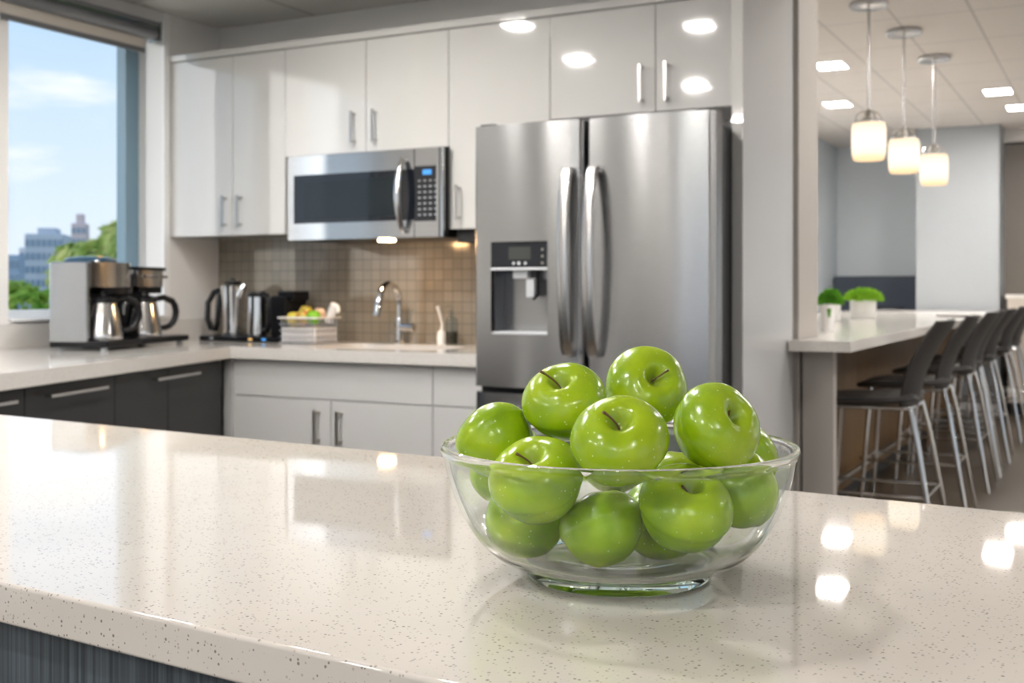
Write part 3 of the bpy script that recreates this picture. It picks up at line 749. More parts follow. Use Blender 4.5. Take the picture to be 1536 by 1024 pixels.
def carafe(lx, ly, label):
    w = Mc @ Vector((lx, ly, .0405))
    c = thing('coffee_carafe', label, 'coffee pot', w, cang - R(32), 'steel carafes of the coffee maker')
    c.scale = (1.1, 1.1, 1.12)
    MB().lathe([(0, 0), (.066, 0), (.070, .006), (.069, .022), (.058, .085), (.050, .122), (.049, .132), (0, .132)], (0, 0, 0), 40).build('pot', M['polished'], c, 40, world=False)
    MB().lathe([(.0492, .1325), (.053, .136), (.052, .146), (.04, .155), (.018, .160), (.016, .170), (0, .171)], (0, 0, 0), 32).build('lid', M['black'], c, 40, world=False)
    MB().tube([(.045, 0, .142), (.085, 0, .150), (.125, 0, .135), (.137, 0, .118), (.142, 0, .095), (.139, 0, .072), (.128, 0, .052), (.112, 0, .038), (.092, 0, .032), (.072, 0, .032)], [.011, .012, .013, .013, .013, .013, .013, .012, .012, .010], 14).build('handle', M['black'], c, 60, world=False)
    MB().tube([(-.05, 0, .142), (-.072, 0, .140), (-.086, 0, .120), (-.086, 0, .085)], [.007, .008, .006, .005], 10).build('spout', M['polished'], c, 60, world=False)
    return c
carafe(.115, .085, 'polished steel coffee carafe in the near left brewing station')
carafe(.445, .085, 'polished steel coffee carafe in the right brewing station nearer the corner')

# ------------------------------------------------------------------ kettles
t = thing('kettle_station', 'black kettle docking tray in the worktop corner with indicator lights', 'kettle base', (-3.63, 4.26, ZK))
MB().box(-3.87, -3.39, 4.14, 4.38, ZK + .0005, ZK + .025, .006).build('tray', M['black'], t, 30)
MB().box(-3.50, -3.405, 4.21, 4.37, ZK + .0255, ZK + .215, .012).build('power_housing', M['black'], t, 30)
MB().box(-3.47, -3.375, 4.23, 4.35, ZK + .190, ZK + .235, .008).build('housing_cap', M['black'], t, 30)
for x, mm in ((-3.79, M['greyplastic']), (-3.555, M['led_dot']), (-3.475, M['display'])):
    MB().box(x - .010, x + .010, 4.1375, 4.141, ZK + .009, ZK + .017).build('indicator', mm, t)
k = thing('tall_kettle', 'tall flared steel kettle with black loop handle on the left of the dock', 'kettle', (-3.765, 4.26, ZK + .0255))
MB().lathe([(0, 0), (.046, 0), (.048, .01), (.050, .10), (.058, .20), (.062, .235), (.05, .242), (0, .246)], (-3.765, 4.26, ZK + .0255), 36).build('body', M['polished'], k, 40)
MB().lathe([(0, .245), (.040, .245), (.038, .256), (.012, .260), (.010, .270), (0, .271)], (-3.765, 4.26, ZK + .0255), 24).build('lid', M['black'], k, 40)
MB().tube([(-3.825, 4.245, ZK + .245), (-3.86, 4.235, ZK + .23), (-3.89, 4.225, ZK + .18), (-3.893, 4.225, ZK + .10), (-3.875, 4.23, ZK + .055), (-3.85, 4.235, ZK + .052), (-3.838, 4.235, ZK + .08), (-3.832, 4.235, ZK + .17), (-3.83, 4.24, ZK + .225)], .014, 12).build('handle', M['black'], k, 60)
b = MB(); b.tube([(-3.715, 4.25, ZK + .21), (-3.69, 4.245, ZK + .25), (-3.675, 4.243, ZK + .268)], [.022, .016, .011], 14); b.build('spout', M['polished'], k, 60)
k = thing('short_kettle', 'shorter straight steel kettle with black lid on the right of the dock', 'kettle', (-3.61, 4.255, ZK + .0255))
MB().lathe([(0, 0), (.046, 0), (.049, .008), (.0475, .10), (.046, .182), (0, .184)], (-3.61, 4.255, ZK + .0255), 36).build('body', M['polished'], k, 40)
MB().lathe([(.045, .1825), (.047, .190), (.044, .202), (.02, .207), (0, .208)], (-3.61, 4.255, ZK + .0255), 28).build('lid', M['black'], k, 40)
MB().tube([(-3.57, 4.245, ZK + .222), (-3.54, 4.24, ZK + .215), (-3.525, 4.238, ZK + .17), (-3.525, 4.238, ZK + .09), (-3.54, 4.24, ZK + .05), (-3.56, 4.243, ZK + .045)], .014, 12).build('handle', M['black'], k, 60)

# ------------------------------------------------------------------ fruit basket
bx0, bx1, by0, by1, bz = -3.355, -3.15, 4.10, 4.28, ZK + .0008
t = thing('wire_basket', 'white wire basket of fruit and a napkin roll between kettles and faucet', 'basket', ((bx0 + bx1) / 2, (by0 + by1) / 2, ZK))
def wires(pts_list, r): 
    b = MB()
    for pts, cl in pts_list: b.tube(pts, r, 6, closed=cl)
    return b
def rect(z, g=0): return [(bx0 + g, by0 + g, z), (bx1 - g, by0 + g, z), (bx1 - g, by1 - g, z), (bx0 + g, by1 - g, z)]
wires([(rect(bz + .115), True), (rect(bz + .115, -.002), True)], .0042).build('rim', M['white'], t, 40)
wl = [(rect(bz + q, .002), True) for q in (.004, .03, .058, .086)]
for i in range(1, 12):
    x = bx0 + (bx1 - bx0) * i / 12; wl += [([(x, by0 + .001, bz + .003), (x, by0, bz + .115)], False), ([(x, by1 - .001, bz + .003), (x, by1, bz + .115)], False), ([(x, by0, bz + .003), (x, by1, bz + .003)], False)]
for i in range(1, 8):
    y = by0 + (by1 - by0) * i / 8; wl += [([(bx0, y, bz + .003), (bx0, y, bz + .115)], False), ([(bx1, y, bz + .003), (bx1, y, bz + .115)], False)]
wires(wl, .0026).build('wire_mesh', M['nickel'], t, 40)
MB().box(bx0 + .008, bx1 - .008, by0 + .008, by1 - .008, bz + .007, bz + .070, .004).build('paper_liner', M['paper'], t, 30)
def small_fruit(name, label, cat, x, y, z, r, col, sc_=(1, 1, 1), grp=None, c2=None):
    mm = principled(name + '_skin', col, .4)
    if c2: L(mm, ramp(mm, noise_t(mm, coords(mm), 35, 3), [(.4, col), (.6, c2)]), P(mm).inputs['Base Color'])
    f = thing(name, label, cat, (x, y, z - r * sc_[2]), 0, grp)
    MB().lathe([(0, -.94), (.35, -.95), (.75, -.70), (.98, -.1), (.93, .42), (.62, .84), (.25, .93), (.08, .84), (0, .80)], (0, 0, 0), 24).build('flesh', mm, f, 60, world=False)
    f.children[0].data.transform(Matrix.Translation((0, 0, r * sc_[2])) @ Matrix.Diagonal((r * sc_[0], r * sc_[1], r * sc_[2], 1)))
    s_ = MB().tube([(0, 0, r * sc_[2] * 1.78), (.002, 0, r * sc_[2] * 2.05)], .0015, 6).build('stalk', M['stem'], f, 60, world=False)
zf = bz + .071
small_fruit('pear', 'yellow green pear at the left end of the wire basket', 'pear', -3.314, 4.155, zf + .036, .034, (.50, .52, .06), (1, 1, 1.05), None, (.65, .42, .05))
small_fruit('pear', 'yellow pear at back left of the wire basket, partly brown', 'pear', -3.300, 4.225, zf + .066, .032, (.60, .46, .05), (1, 1, 1.05), None, (.28, .20, .05))
small_fruit('mango', 'reddish green mango in the middle of the wire basket', 'mango', -3.258, 4.150, zf + .040, .034, (.42, .42, .05), (1, 1, 1.15), None, (.55, .20, .06))
small_fruit('lime', 'bright green lime beside the napkin roll in the wire basket', 'lime', -3.196, 4.148, zf + .045, .033, (.20, .48, .02), (1, .95, 1.05))
small_fruit('peach', 'pale peach at the back right of the wire basket', 'peach', -3.222, 4.225, zf + .060, .030, (.80, .55, .36), (1, 1, .95))
np_ = thing('napkin_roll', 'rolled white napkin leaning in the right end of the wire basket', 'napkin', (-3.17, 4.23, zf))
b = MB(); b.tube([(-3.184, 4.242, zf + .022), (-3.172, 4.242, zf + .05), (-3.145, 4.235, zf + .105)], [.020, .021, .019], 14)
b.build('roll', M['paper'], np_, 50)
MB().tube([(-3.127, 4.23, zf + .094), (-3.118, 4.225, zf + .075), (-3.126, 4.23, zf + .066)], [.012, .010, .008], 10).build('napkin_tail', M['paper'], np_, 50)

# ------------------------------------------------------------------ island
IO = Vector((-.640, .6735)); IA = R(-4.6); ZI = .92
t = thing('island_worktop', 'large pale quartz island worktop with dark flecks in the foreground', 'worktop', (IO.x, IO.y, 0), IA)
MB().box(-2.1, 2.1, 0, .836, ZI - .037, ZI, .0035, 3).build('slab', M['quartz'], t, 40, world=False)
t = thing('island_cabinet', 'slate blue wood-grain cabinet base under the island worktop', 'kitchen cabinet', (IO.x, IO.y, 0), IA)
MB().box(-2.05, 2.05, .045, .80, .08, ZI - .0375).build('carcass', M['islandlam'], t, world=False)
MB().box(-2.0, 2.0, .09, .76, 0, .08).build('plinth', M['gap'], t, world=False)
MB().box(-2.05, .028, .022, .0445, .085, ZI - .039, .001).build('front_panel', M['islandlam'], t, 30, world=False)
o = MB().box(.0285, 2.05, .022, .0445, .085, ZI - .039, .001).build('front_panel', M['satin'], t, 30, world=False); o['label'] = 'pale grey front panel'

# ------------------------------------------------------------------ bowl
BC = (-.4047, .9737, ZI + .0003)
prof_out = [(0, .0005), (.0805, .0005), (.083, .002), (.084, .005), (.0852, .0140), (.0868, .0150), (.0925, .0148), (.0975, .0160), (.1035, .0168), (.1125, .0215), (.1215, .0285), (.1290, .0365), (.1355, .0457), (.1425, .058), (.148, .0707), (.1525, .083), (.1562, .095), (.1597, .1105),
            (.1615, .1140), (.1623, .1170), (.1613, .1198), (.159, .1208), (.1568, .1198), (.1558, .1172), (.1553, .1115),
            (.1517, .095), (.1480, .083), (.1435, .0707), (.1380, .058), (.1310, .0457), (.1222, .0345), (.1125, .0262), (.100, .0200), (.082, .0160), (.05, .0142), (0, .0138)]
bo = thing('glass_bowl', 'large clear glass bowl of green apples on the island worktop', 'bowl', BC)
g = MB().lathe(prof_out, BC, 128).build('glass_body', M['bowlglass'], bo, 38)

# ------------------------------------------------------------------ apples
AP = [(-0.4946, 0.9072, 1.044, 0.0362), (-0.4367, 0.9293, 1.0792, 0.0376), (-0.3946, 1.0147, 1.0878, 0.0395), (-0.3587, 0.8661, 1.0561, 0.0395), (-0.3032, 0.9445, 1.0635, 0.0383), (-0.3164, 1.046, 1.0231, 0.0376), (-0.4339, 0.8673, 1.019, 0.04), (-0.3916, 0.9085, 0.9758, 0.0372), (-0.3206, 0.9157, 0.9967, 0.0396), (-0.3775, 1.0694, 0.9912, 0.038), (-0.295, 0.9822, 1.0045, 0.0355), (-0.4728, 0.919, 0.9772, 0.0381), (-0.3655, 0.9751, 0.9721, 0.0371), (-0.5136, 0.9689, 1.0123, 0.0391), (-0.4487, 1.0726, 1.0105, 0.0392)]
YAW = R(27.83)
RT = Vector((math.cos(YAW), math.sin(YAW), 0)); FW = Vector((-math.sin(YAW), math.cos(YAW), 0)); UP = Vector((0, 0, 1))
# (right, up, towards viewer) of the stem axis, label
AX = [((-.55, .62, -.55), 'green apple at the far left of the bowl, stem turned away'),
      ((-.22, .76, .52), 'green apple upper left of the pile with a long dark stem leaning left'),
      ((.28, .42, .80), 'topmost green apple of the pile, dimple facing the viewer'),
      ((-.06, .72, .66), 'large green apple front and centre on top, stem pointing up'),
      ((.52, .47, .70), 'green apple at right of the pile rising above the bowl rim, dimple facing right'),
      ((.5, .5, -.6), 'green apple behind the right one, only a sliver by the rim'),
      ((-.20, .80, .52), 'large green apple at front left seen through the bowl, stem showing at rim'),
      ((-.30, .90, -.40), 'green apple lowest at front centre against the glass bottom'),
      ((.13, .85, .50), 'large green apple at front right fully behind the glass'),
      ((.1, .9, -.3), 'green apple whose top peeks between the centre and right apples'),
      ((.7, .3, -.5), 'green apple low at the right side of the bowl, behind the front right one'),
      ((.3, -.3, -.8), 'green apple low at left beneath the front left one'),
      ((.4, .2, -.8), 'green apple deep in the bowl between the two front bottom apples'),
      ((-.6, .3, -.6), 'green apple at the far left inside the glass, below the left one'),
      ((0, .8, -.5), 'green apple at the back of the bowl hidden by the others')]
def apple_mesh(seed):
    bm = bmesh.new(); nU, nV = 56, 36; rng = random.Random(seed)
    ph = rng.random() * 6; el = rng.uniform(.0, .03)
    rows = []
    for j in range(nV + 1):
        th = PI * j / nV
        # radial profile with stem and blossom cavities
        cs = math.cos(th); sn = math.sin(th)
        r = sn * (1.0 + .03 * cs)
        z = .93 * cs
        dtop = math.exp(-(sn / .21) ** 2) if cs > 0 else 0
        dbot = math.exp(-(sn / .22) ** 2) if cs < 0 else 0
        z = z - .36 * dtop - .14 * (math.exp(-(sn / .46) ** 2) if cs > 0 else 0) + .17 * dbot
        z += .05 * sn * sn
        if cs > 0: r *= 1 + .05 * sn
        row = []
        for i in range(nU):
            a = 2 * PI * i / nU
            lob = 1 + .012 * math.cos(5 * a + ph) * (.4 + .6 * abs(cs)) + el * math.cos(2 * a + ph)
            v = Vector((r * lob * math.cos(a), r * lob * math.sin(a), z * (1 + .02 * math.cos(a + ph)) + (.014 * math.cos(5 * a + ph) * math.exp(-((sn - .5) / .22) ** 2) * (1 if cs > 0 else -.6))))
            n_ = noise.noise(v * 1.3 + Vector((seed * 7.1, 0, 0)))
            row.append(bm.verts.new(v * (1 + .03 * n_)))
            if j in (0, nV): break
        rows.append(row)
    for A, B in zip(rows, rows[1:]):
        for i in range(nU):
            k = (i + 1) % nU
            if len(A) == 1: bm.faces.new((A[0], B[i], B[k]))
            elif len(B) == 1: bm.faces.new((A[i], B[0], A[k]))
            else: bm.faces.new((A[i], B[i], B[k], A[k]))
    bmesh.ops.recalc_face_normals(bm, faces=bm.faces[:])
    return bm
for i, ((x, y, z, r), (ax, lab)) in enumerate(zip(AP, AX)):
    d = (RT * ax[0] + UP * ax[1] - FW * ax[2]).normalized()
    q = Vector((0, 0, 1)).rotation_difference(d)
    q = q @ Matrix.Rotation(random.uniform(0, 6.28), 4, 'Z').to_quaternion()
    t = thing('green_apple', lab, 'apple', (x, y, z), 0, 'green apples in the glass bowl')
    t.rotation_mode = 'QUATERNION'; t.rotation_quaternion = q
    b = MB(); b.bm.free(); b.bm = apple_mesh(i + 3)
    bmesh.ops.scale(b.bm, vec=(r * .962, r * .962, r * .962), verts=b.bm.verts[:])
    b.build('apple_skin', M['apple'], t, 180, world=False)
    if i in (0, 5, 9, 10, 11, 12, 13, 14): ln = .25
    else: ln = [0, .62, .42, .50, .14, 0, .40, .2, .18][i] if i < 9 else .2
    a = random.uniform(0, 6.28)
    if i in (1, 3): # stems lean to the picture's left
        loc = q.inverted() @ (-RT + UP * .15); a = math.atan2(loc.y, loc.x)
    if i == 2: loc = q.inverted() @ (RT + UP * .6); a = math.atan2(loc.y, loc.x)
    if i == 6: loc = q.inverted() @ (-RT); a = math.atan2(loc.y, loc.x)
    ux, uy = math.cos(a), math.sin(a)
    z0 = .44 * r; h = ln * r
    MB().tube([(ux * (.10 + ln * .45) * r * k_ ** 1.7, uy * (.10 + ln * .45) * r * k_ ** 1.7, z0 - .05 * r + (h + .05 * r) * k_) for k_ in (0, .2, .4, .6, .8, .93, 1)], [.0010, .0008, .0008, .0008, .0009, .0012, .0013], 8).build('stem', M['stem'], t, 60, world=False)

# ------------------------------------------------------------------ bar
ZB = .99
t = thing('bar_counter', 'long pale stone breakfast bar with oak base running into the dining area', 'counter', (-1.4, 8, 0))
MB().prism([(-1.105, 4.33), (-.880, 4.35), (-.880, 11.7), (-2.25, 11.7), (-2.25, 4.785), (-1.088, 4.785), (-1.088, 4.44), (-1.105, 4.44)], ZB - .04, ZB).build('bar_top', M['quartz_bar'], t)
MB().box(-2.0, -1.34, 4.9, 11.5, .09, ZB - .0405).build('oak_base', M['wood'], t)
MB().box(-1.96, -1.38, 4.95, 11.45, 0, .09).build('plinth', M['gap'], t)
MB().box(-1.086, -.968, 4.47, 4.53, 0, ZB - .0405, .002).build('end_panel', M['taupe'], t, 30)
t = thing('foot_rail', 'metal foot rail along the base of the oak bar', 'rail', (-1.26, 8, .2))
MB().cyl((-1.27, 4.95, .20), (-1.27, 11.4, .20), .014, 16).build('rail_tube', M['nickel_dk'], t, 40)
for y in (5.4, 6.9, 8.4, 9.9, 11.2): MB().box(-1.339, -1.27, y - .01, y + .01, .192, .208).build('bracket', M['nickel_dk'], t)

# stools: local +x = towards the backrest (away from the bar)
def stool(label):
    t = thing('bar_stool', label, 'bar stool', (0, 0, 0), 0, 'charcoal bar stools along the bar')
    def seat(u, v):
        x = -.24 + .44 * u; w = .205 * (1 - .22 * abs(2 * u - 1) ** 4) * (1 - .05 * u)
        y = (2 * v - 1) * w
        return (x, y, .705 - .012 * math.cos(PI * (v - .5)) + .02 * (u ** 4) - .02 * (1 - u) ** 6)
    MB().slab(seat, 14, 12, .045).build('seat', M['seat'], t, 60, world=False)
    def back(u, v):
        z = .665 + .385 * v; w = (.150 + .062 * math.sin(min(1, v * 1.4) * PI / 2)) * (1 - .10 * max(0, v - .75) * 4 * .6)
        y = (2 * u - 1) * w
        x = .185 + .16 * v - .035 * math.sin(PI * v) - .045 * (2 * u - 1) ** 2
        return (x, y, z)
    MB().slab(back, 12, 14, .022).build('backrest', M['seat'], t, 60, world=False)
    fr = MB(); fr.tube([(-.17, -.15, .672), (.185, -.165, .672), (.185, .165, .672), (-.17, .15, .672)], .010, 10, closed=True); fr.build('seat_frame', M['chrome'], t, 50, world=False)
    tops = [(.185, -.165), (.185, .165), (-.17, -.15), (-.17, .15)]; feet = [(.31, -.235), (.31, .235), (-.22, -.20), (-.22, .20)]
    for (a, b_), (c_, d_) in zip(tops, feet):
        MB().tube([(a, b_, .680), (a + (c_ - a) * .25, b_ + (d_ - b_) * .25, .54), (c_, d_, .0005)], [.011, .0125, .0105], 12).build('leg', M['chrome'], t, 60, world=False)
    def lp(i, z):
        (a, b_), (c_, d_) = tops[i], feet[i]; k = .25 + .75 * (.54 - z) / .54; return (a + (c_ - a) * k, b_ + (d_ - b_) * k, z)
    fz = .30
    MB().tube([lp(0, fz), lp(1, fz), lp(3, fz), lp(2, fz)], .008, 10, closed=True).build('foot_ring', M['chrome'], t, 50, world=False)
    return t
st = [(5.30, 0, 'nearest charcoal bar stool in the row, whole seat and legs in view'), (6.32, 1.5, 'second charcoal bar stool from the front of the row'),
      (7.42, -1, 'third charcoal bar stool from the front of the row'), (8.72, 1, 'fourth charcoal bar stool from the front, before the overlapping pair'),
      (9.98, -2, 'fifth charcoal bar stool, at the right picture edge'), (8.05, 4, 'charcoal bar stool squeezed between the third and fourth backs'), (11.1, 0, 'farthest charcoal bar stool at the end of the row')]
s0 = stool(st[0][2])
for i, (y, a, l) in enumerate(st):
    o = s0 if i == 0 else copy_tree(s0)
    o.location = (-.975 if i != 5 else -.99, y, 0); o.rotation_euler = (0, 0, R(a)); o['label'] = l

# ------------------------------------------------------------------ pots on the bar
def herb(b, cx, cy, cz, rx, rz, n, seed):
    rng = random.Random(seed)
    for i in range(n):
        a = rng.random() * 2 * PI; q = rng.random() ** .5; h = rng.random()
        ox, oy = rx * q * math.cos(a), rx * q * math.sin(a)
        zz = cz + rz * math.sqrt(max(0, 1 - q * q)) * (.35 + .65 * h)
        s_ = rng.uniform(.010, .018); n1 = Vector((rng.uniform(-1, 1), rng.uniform(-1, 1), rng.uniform(-.2, 1))).normalized()
        t1 = n1.orthogonal().normalized() * s_; t2 = n1.cross(t1) * .55; p_ = Vector((cx + ox, cy + oy, zz))
        b.bm.faces.new([b.bm.verts.new(p_ + v_) for v_ in (-t1, -t1 * .2 + t2, t1, -t1 * .2 - t2)])
        if i % 6 == 0: b.tube([(cx + ox * .3, cy + oy * .3, cz - .02), tuple(p_)], .0012, 4)
def pot(x, y, r0, r1, h, fr, fh, label, leaf, n, seed):
    t = thing('potted_herb', label, 'potted plant', (x, y, ZB), 0, None)
    MB().lathe([(0, .0005), (r0 * .94, .0005), (r0, .004), (r1, h), (r1 * .93, h), (r0 * .9, .02), (0, .018)], (x, y, ZB), 36).build('pot', M['white'], t, 40)
    MB().lathe([(0, h - .012), (r1 * .925, h - .014), (r1 * .92, h - .02), (0, h - .02)], (x, y, ZB), 28).build('soil', M['soil'], t, 40)
    b = MB(); herb(b, x, y, ZB + h - .005, fr, fh, n, seed); b.build('foliage', leaf, t)
pot(-1.552, 7.08, .058, .064, .108, .076, .095, 'small dark green herb in a white pot beside the pillar', M['herb'], 900, 1)
pot(-1.500, 7.826, .080, .086, .125, .128, .085, 'bushy bright green plant in a wide white pot on the bar', M['herb2'], 1400, 2)
cx, cy = -1.197, 5.40
t = thing('white_cup', 'small white glass cup with a green sprig print on the bar end', 'cup', (cx, cy, ZB))
MB().lathe([(0, .0005), (.029, .0005), (.031, .003), (.033, .120), (.0315, .120), (.029, .006), (0, .006)], (cx, cy, ZB), 32).build('cup_body', M['white'], t, 40)
b = MB()
for k_, (dz, w_) in enumerate([(.10, .009), (.09, .008), (.08, .007), (.07, .005)]):
    def cp_(u, v, dz=dz, w_=w_): a = R(-62) + (u - .5) * w_ / .033 * 2; rr_ = .0335 + .001 * (v); return (cx + rr_ * math.cos(a), cy + rr_ * math.sin(a), ZB + dz + .010 * (v - .5))
    b.slab(cp_, 4, 2, .0006)
b.build('sprig_print', M['herb'], t)

# small dark plate on the far bar
t = thing('serving_tray', 'thin dark plate lying on the bar near the stools', 'plate', (-1.08, 8.9, ZB))
MB().lathe([(0, .0005), (.09, .0005), (.125, .008), (.123, .010), (.088, .004), (0, .004)], (-1.08, 8.9, ZB), 32).build('dish', M['nickel_dk'], t, 40)

# ------------------------------------------------------------------ pendants
def pendant(label):
    t = thing('pendant_lamp', label, 'pendant light', (0, 0, ZD), 0, 'pendants over the bar')
    MB().lathe([(0, -.001), (.095, -.001), (.104, -.006), (.105, -.022), (.098, -.032), (.03, -.038), (0, -.038)], (0, 0, 0), 40).build('canopy', M['nickel'], t, 40, world=False)
    MB().cyl((0, 0, -.036), (0, 0, -.60), .0085, 12).build('rod', M['nickel'], t, 40, world=False)
    MB().lathe([(0, -.585), (.014, -.585), (.018, -.60), (.018, -.625), (.03, -.632), (.032, -.655), (0, -.655)], (0, 0, 0), 24).build('socket', M['nickel_dk'], t, 40, world=False)
    b = MB()
    for k in range(4):
        a = k * PI / 2 + .6
        b.tube([(.012 * math.cos(a), .012 * math.sin(a), -.598), (.045 * math.cos(a), .045 * math.sin(a), -.60), (.070 * math.cos(a), .070 * math.sin(a), -.622), (.078 * math.cos(a), .078 * math.sin(a), -.66)], .0055, 8)
    b.lathe([(.074, -.652), (.082, -.652), (.082, -.664), (.074, -.664)], (0, 0, 0), 40, closed=True)
    b.build('shade_holder', M['nickel'], t, 40, world=False)
    MB().lathe([(.060, -.656), (.084, -.662), (.091, -.690), (.092, -.76), (.090, -.82), (.084, -.850), (.078, -.862), (.074, -.862), (.080, -.85), (.086, -.82), (.088, -.76), (.086, -.69), (.056, -.660)], (0, 0, 0), 48, closed=True).build('shade', M['opal'], t, 60, world=False)
    MB().lathe([(0, -.70), (.02, -.71), (.034, -.75), (.03, -.785), (0, -.80)], (0, 0, 0), 20).build('bulb', emitter('bulb_glow', (1., .8, .55), 6), t, 60, world=False)
    return t
pp = [(-1.207, 6.452, 'nearest and largest of the three opal pendant lamps'), (-1.149, 7.246, 'middle one of the three opal pendant lamps'), (-1.101, 8.168, 'farthest opal pendant lamp, rightmost of three')]
p0 = pendant(pp[0][2])
for i, (x, y, l) in enumerate(pp):
    o = p0 if i == 0 else copy_tree(p0)
    o.location = (x, y, ZD); o['label'] = l

# ------------------------------------------------------------------ far furniture
t = thing('banquette', 'slate blue upholstered banquette against the far grey wall', 'bench', (-2.25, 12.4, 0))
MB().box(-2.74, -1.76, 12.62, 12.89, .42, 1.33, .03).build('backrest', M['booth'], t, 30)
MB().box(-2.74, -1.76, 12.10, 12.62, .34, .50, .03).build('seat', M['booth'], t, 30)
MB().box(-2.72, -1.78, 12.16, 12.86, 0, .34).build('plinth', M['gap'], t)
t = thing('dining_table', 'dark round table top just above the far bar end before the banquette', 'table', (-2.0, 12.05, 0))
MB().lathe([(0, .98), (.16, .98), (.165, .99), (.16, 1.0), (0, 1.005)], (-2.05, 11.93, .0), 32).build('table_top', M['black'], t, 40)
MB().cyl((-2.05, 11.93, .02), (-2.05, 11.93, .98), .03, 16).build('pedestal', M['black'], t, 40)
MB().lathe([(0, 0), (.14, 0), (.14, .015), (0, .02)], (-2.05, 11.93, .0), 24).build('foot_plate', M['black'], t, 40)
t = thing('far_sideboard', 'pale beige sideboard with black base at the far right edge', 'sideboard', (-.5, 11.9, 0))
MB().box(-.93, .05, 11.76, 12.28, .12, 1.10, .004).build('body', principled('beige_laminate', (.52, .46, .40), .4), t, 30)
MB().box(-.95, .07, 11.75, 12.29, 1.101, 1.14, .004).build('top', M['quartz_bar'], t, 30)
MB().box(-.91, .03, 11.80, 12.25, 0, .12).build('plinth', M['gap'], t)

# ------------------------------------------------------------------ outside
GZ = -9.0
struct(MB().box(-260, -6, -160, 240, GZ - .5, GZ).build('ground_outside', M['ground']))
def tree(label, x, y, top, rx, rz, mat, n, seed):
    rng = random.Random(seed)
    t = thing('leafy_tree', label, 'tree', (x, y, GZ), 0, None)
    MB().tube([(x, y, GZ), (x + .1, y, (GZ + top) / 2), (x, y, top - rz)], [.35, .28, .12], 10).build('trunk', M['trunk'], t, 60)
    b = MB(); cl = []
    for k in range(46):
        v = Vector((rng.gauss(0, 1), rng.gauss(0, 1), rng.gauss(0, 1))).normalized() * rng.uniform(.35, .8)
        cl.append((x + v.x * rx, y + v.y * rx, top - rz + v.z * rz, rng.uniform(.22, .36)))
    for i in range(n):
        c = rng.choice(cl)
        v = Vector((rng.gauss(0, 1), rng.gauss(0, 1), rng.gauss(0, 1))).normalized() * c[3]
        p_ = Vector((c[0] + v.x * rx, c[1] + v.y * rx, c[2] + v.z * rz))
        n1 = (v.normalized() + Vector((rng.uniform(-1, 1), rng.uniform(-1, 1), rng.uniform(-.3, 1)))).normalized()
        s_ = rng.uniform(.14, .30); t1 = n1.orthogonal().normalized() * s_; t2 = n1.cross(t1)
        b.bm.faces.new([b.bm.verts.new(p_ + q) for q in (-t1, t2 * .6, t1, -t2 * .6)])
    b.build('foliage', mat, t)
def polar(u, d):   # compass direction seen through the window, distance d
    tt = (u - 768) / 1725.
    return (d * (-math.sin(YAW) + math.cos(YAW) * tt), d * (math.cos(YAW) + math.sin(YAW) * tt))
x, y = polar(40, 26); tree('lush dark green tree low in the left part of the window', x, y, 1.8, 2.7, 2.6, M['tree'], 16000, 3)
x, y = polar(172, 33); tree('tall yellow green tree in the right part of the window', x, y, 3.45, 1.75, 2.5, M['tree2'], 14000, 5)
x, y = polar(218, 58); tree('far green tree at the right window edge behind the coffee maker', x, y, 4.2, 3.2, 3.4, M['tree'], 6000, 8)
x, y = polar(95, 60); tree('light green tree between the two nearer trees', x, y, .6, 3.0, 2.4, M['tree2'], 6000, 9)
def building(label, u, dist, w, dp, top, mat, floors, cols, crown=0):
    x, y = polar(u, dist)
    t = thing('apartment_tower', label, 'building', (x, y, GZ), YAW + R(12))
    MB().box(-w / 2, w / 2, 0, dp, 0, top - GZ, .1).build('walls', mat, t, world=False)
    if crown: MB().box(-w * .22, w * .25, dp * .2, dp * .8, top - GZ, top - GZ + crown, .05).build('roof_block', mat, t, world=False)
    fh = 1.05
    for k in range(floors):
        z1 = top - GZ - .45 - k * fh
        b = MB()
        for c_ in range(cols):
            cw = w / cols; b.box(-w / 2 + cw * (c_ + .15), -w / 2 + cw * (c_ + .85), -.03, .05, z1 - .55, z1)
        b.build('window_row', M['facwin'], t, world=False)
building('wide grey blue apartment block on the skyline left of the trees', 66, 90, 2.9, 4, 5.6, M['fac_grey'], 8, 7, .5)
building('narrow pale tower beside the wide grey block', 37, 95, .95, 2, 4.7, M['fac_pale'], 7, 2)
building('dark blue tower at the left window edge', 19, 85, 1.0, 2, 3.8, M['fac_blue'], 6, 3)
building('slim pink tower behind the tall tree', 118, 110, 1.4, 2, 7.6, M['fac_pink'], 5, 3, .9)
building('low pink block between the grey block and pink tower', 103, 120, 1.5, 2, 6.0, M['fac_pink'], 4, 3)
building('rosy tower rising right of the tall tree', 163, 115, 1.6, 2, 7.2, M['fac_pink'], 5, 3, .3)
building('pale tower at the right window edge on the skyline', 178, 125, 1.5, 2, 7.9, M['fac_pale'], 5, 3, .4)

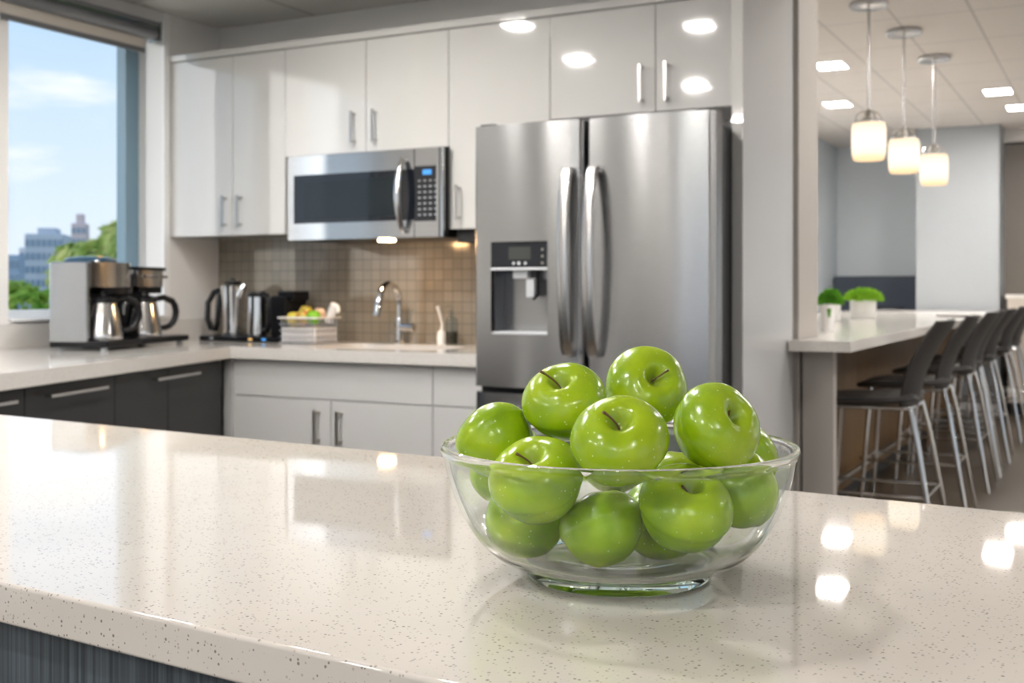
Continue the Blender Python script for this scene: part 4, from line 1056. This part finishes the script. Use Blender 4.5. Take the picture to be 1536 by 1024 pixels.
# ------------------------------------------------------------------ sky
w = bpy.data.worlds.new('World'); sc.world = w; w.use_nodes = True
nt = w.node_tree; nt.nodes.clear()
out = nt.nodes.new('ShaderNodeOutputWorld'); bg = nt.nodes.new('ShaderNodeBackground'); nt.links.new(bg.outputs[0], out.inputs[0])
tc = nt.nodes.new('ShaderNodeTexCoord'); sp = nt.nodes.new('ShaderNodeSeparateXYZ'); nt.links.new(tc.outputs['Generated'], sp.inputs[0])
r = nt.nodes.new('ShaderNodeValToRGB'); e = r.color_ramp.elements
e[0].position = 0; e[0].color = (.82, .88, .94, 1); e[1].position = .55; e[1].color = (.34, .55, .85, 1)
q = e.new(.10); q.color = (.68, .80, .93, 1); q = e.new(.24); q.color = (.50, .69, .89, 1)
nt.links.new(sp.outputs[2], r.inputs[0])
mp = nt.nodes.new('ShaderNodeMapping'); mp.inputs['Scale'].default_value = (1.6, 1.6, 7.5); mp.inputs['Location'].default_value = (.35, .2, .1); nt.links.new(tc.outputs['Generated'], mp.inputs[0])
no = nt.nodes.new('ShaderNodeTexNoise'); no.inputs['Scale'].default_value = 2.6; no.inputs['Detail'].default_value = 7; no.inputs['Roughness'].default_value = .55; nt.links.new(mp.outputs[0], no.inputs['Vector'])
cr = nt.nodes.new('ShaderNodeValToRGB'); cr.color_ramp.elements[0].position = .50; cr.color_ramp.elements[1].position = .68
nt.links.new(no.outputs['Fac'], cr.inputs[0])
mx = nt.nodes.new('ShaderNodeMix'); mx.data_type = 'RGBA'; nt.links.new(cr.outputs[0], mx.inputs[0]); nt.links.new(r.outputs[0], mx.inputs[6]); mx.inputs[7].default_value = (.97, .97, .98, 1)
nt.links.new(mx.outputs[2], bg.inputs[0])
bg.inputs[1].default_value = 1.06
sun = bpy.data.lights.new('sun', 'SUN'); sun.energy = 1.3; sun.angle = R(1.2); sun.color = (1, .98, .95)
so = bpy.data.objects.new('sun', sun); COL.objects.link(so); so.rotation_euler = Vector((.58, 1, -.157)).to_track_quat('-Z', 'Y').to_euler()

# ------------------------------------------------------------------ daylight portals in the openings
for y0, y1 in wins:
    l = bpy.data.lights.new('window_portal', 'AREA'); l.shape = 'RECTANGLE'; l.size = ZH - ZS; l.size_y = y1 - y0; l.cycles.is_portal = True
    o = bpy.data.objects.new('window_portal', l); COL.objects.link(o); o.location = (XW - .23, (y0 + y1) / 2, (ZS + ZH) / 2); o.rotation_euler = (0, R(-90), 0)
for x0, x1 in kw:
    l = bpy.data.lights.new('window_portal', 'AREA'); l.shape = 'RECTANGLE'; l.size = x1 - x0; l.size_y = 2.0; l.cycles.is_portal = True
    o = bpy.data.objects.new('window_portal', l); COL.objects.link(o); o.location = ((x0 + x1) / 2, YR - .21, 1.4); o.rotation_euler = (R(90), 0, 0)
for y0, y1 in rw:
    l = bpy.data.lights.new('window_portal', 'AREA'); l.shape = 'RECTANGLE'; l.size = 1.5; l.size_y = y1 - y0; l.cycles.is_portal = True
    o = bpy.data.objects.new('window_portal', l); COL.objects.link(o); o.location = (XR + .21, (y0 + y1) / 2, 1.6); o.rotation_euler = (0, R(90), 0)

# ------------------------------------------------------------------ camera and view
cam = bpy.data.cameras.new('camera'); co = bpy.data.objects.new('camera', cam); COL.objects.link(co); sc.camera = co
cam.sensor_width = 36; cam.sensor_fit = 'HORIZONTAL'; cam.lens = 1725 / 1536 * 36; cam.shift_y = -77 / 1536
co.location = (0, 0, 1.18); co.rotation_euler = (R(90), 0, YAW)
cam.clip_start = .02; cam.clip_end = 500
cam.dof.use_dof = True; cam.dof.focus_distance = .96; cam.dof.aperture_fstop = 11
vs = sc.view_settings; sc.display_settings.display_device = 'sRGB'
vs.view_transform = 'Standard'; vs.look = 'None'; vs.gamma = 1; vs.use_curve_mapping = False; vs.exposure = 0.16
cy = sc.cycles
cy.use_denoising = True; cy.max_bounces = 14; cy.transmission_bounces = 12; cy.glossy_bounces = 6; cy.diffuse_bounces = 5; cy.transparent_max_bounces = 12
cy.sample_clamp_indirect = 16; cy.caustics_reflective = True; cy.caustics_refractive = True; cy.blur_glossy = .3
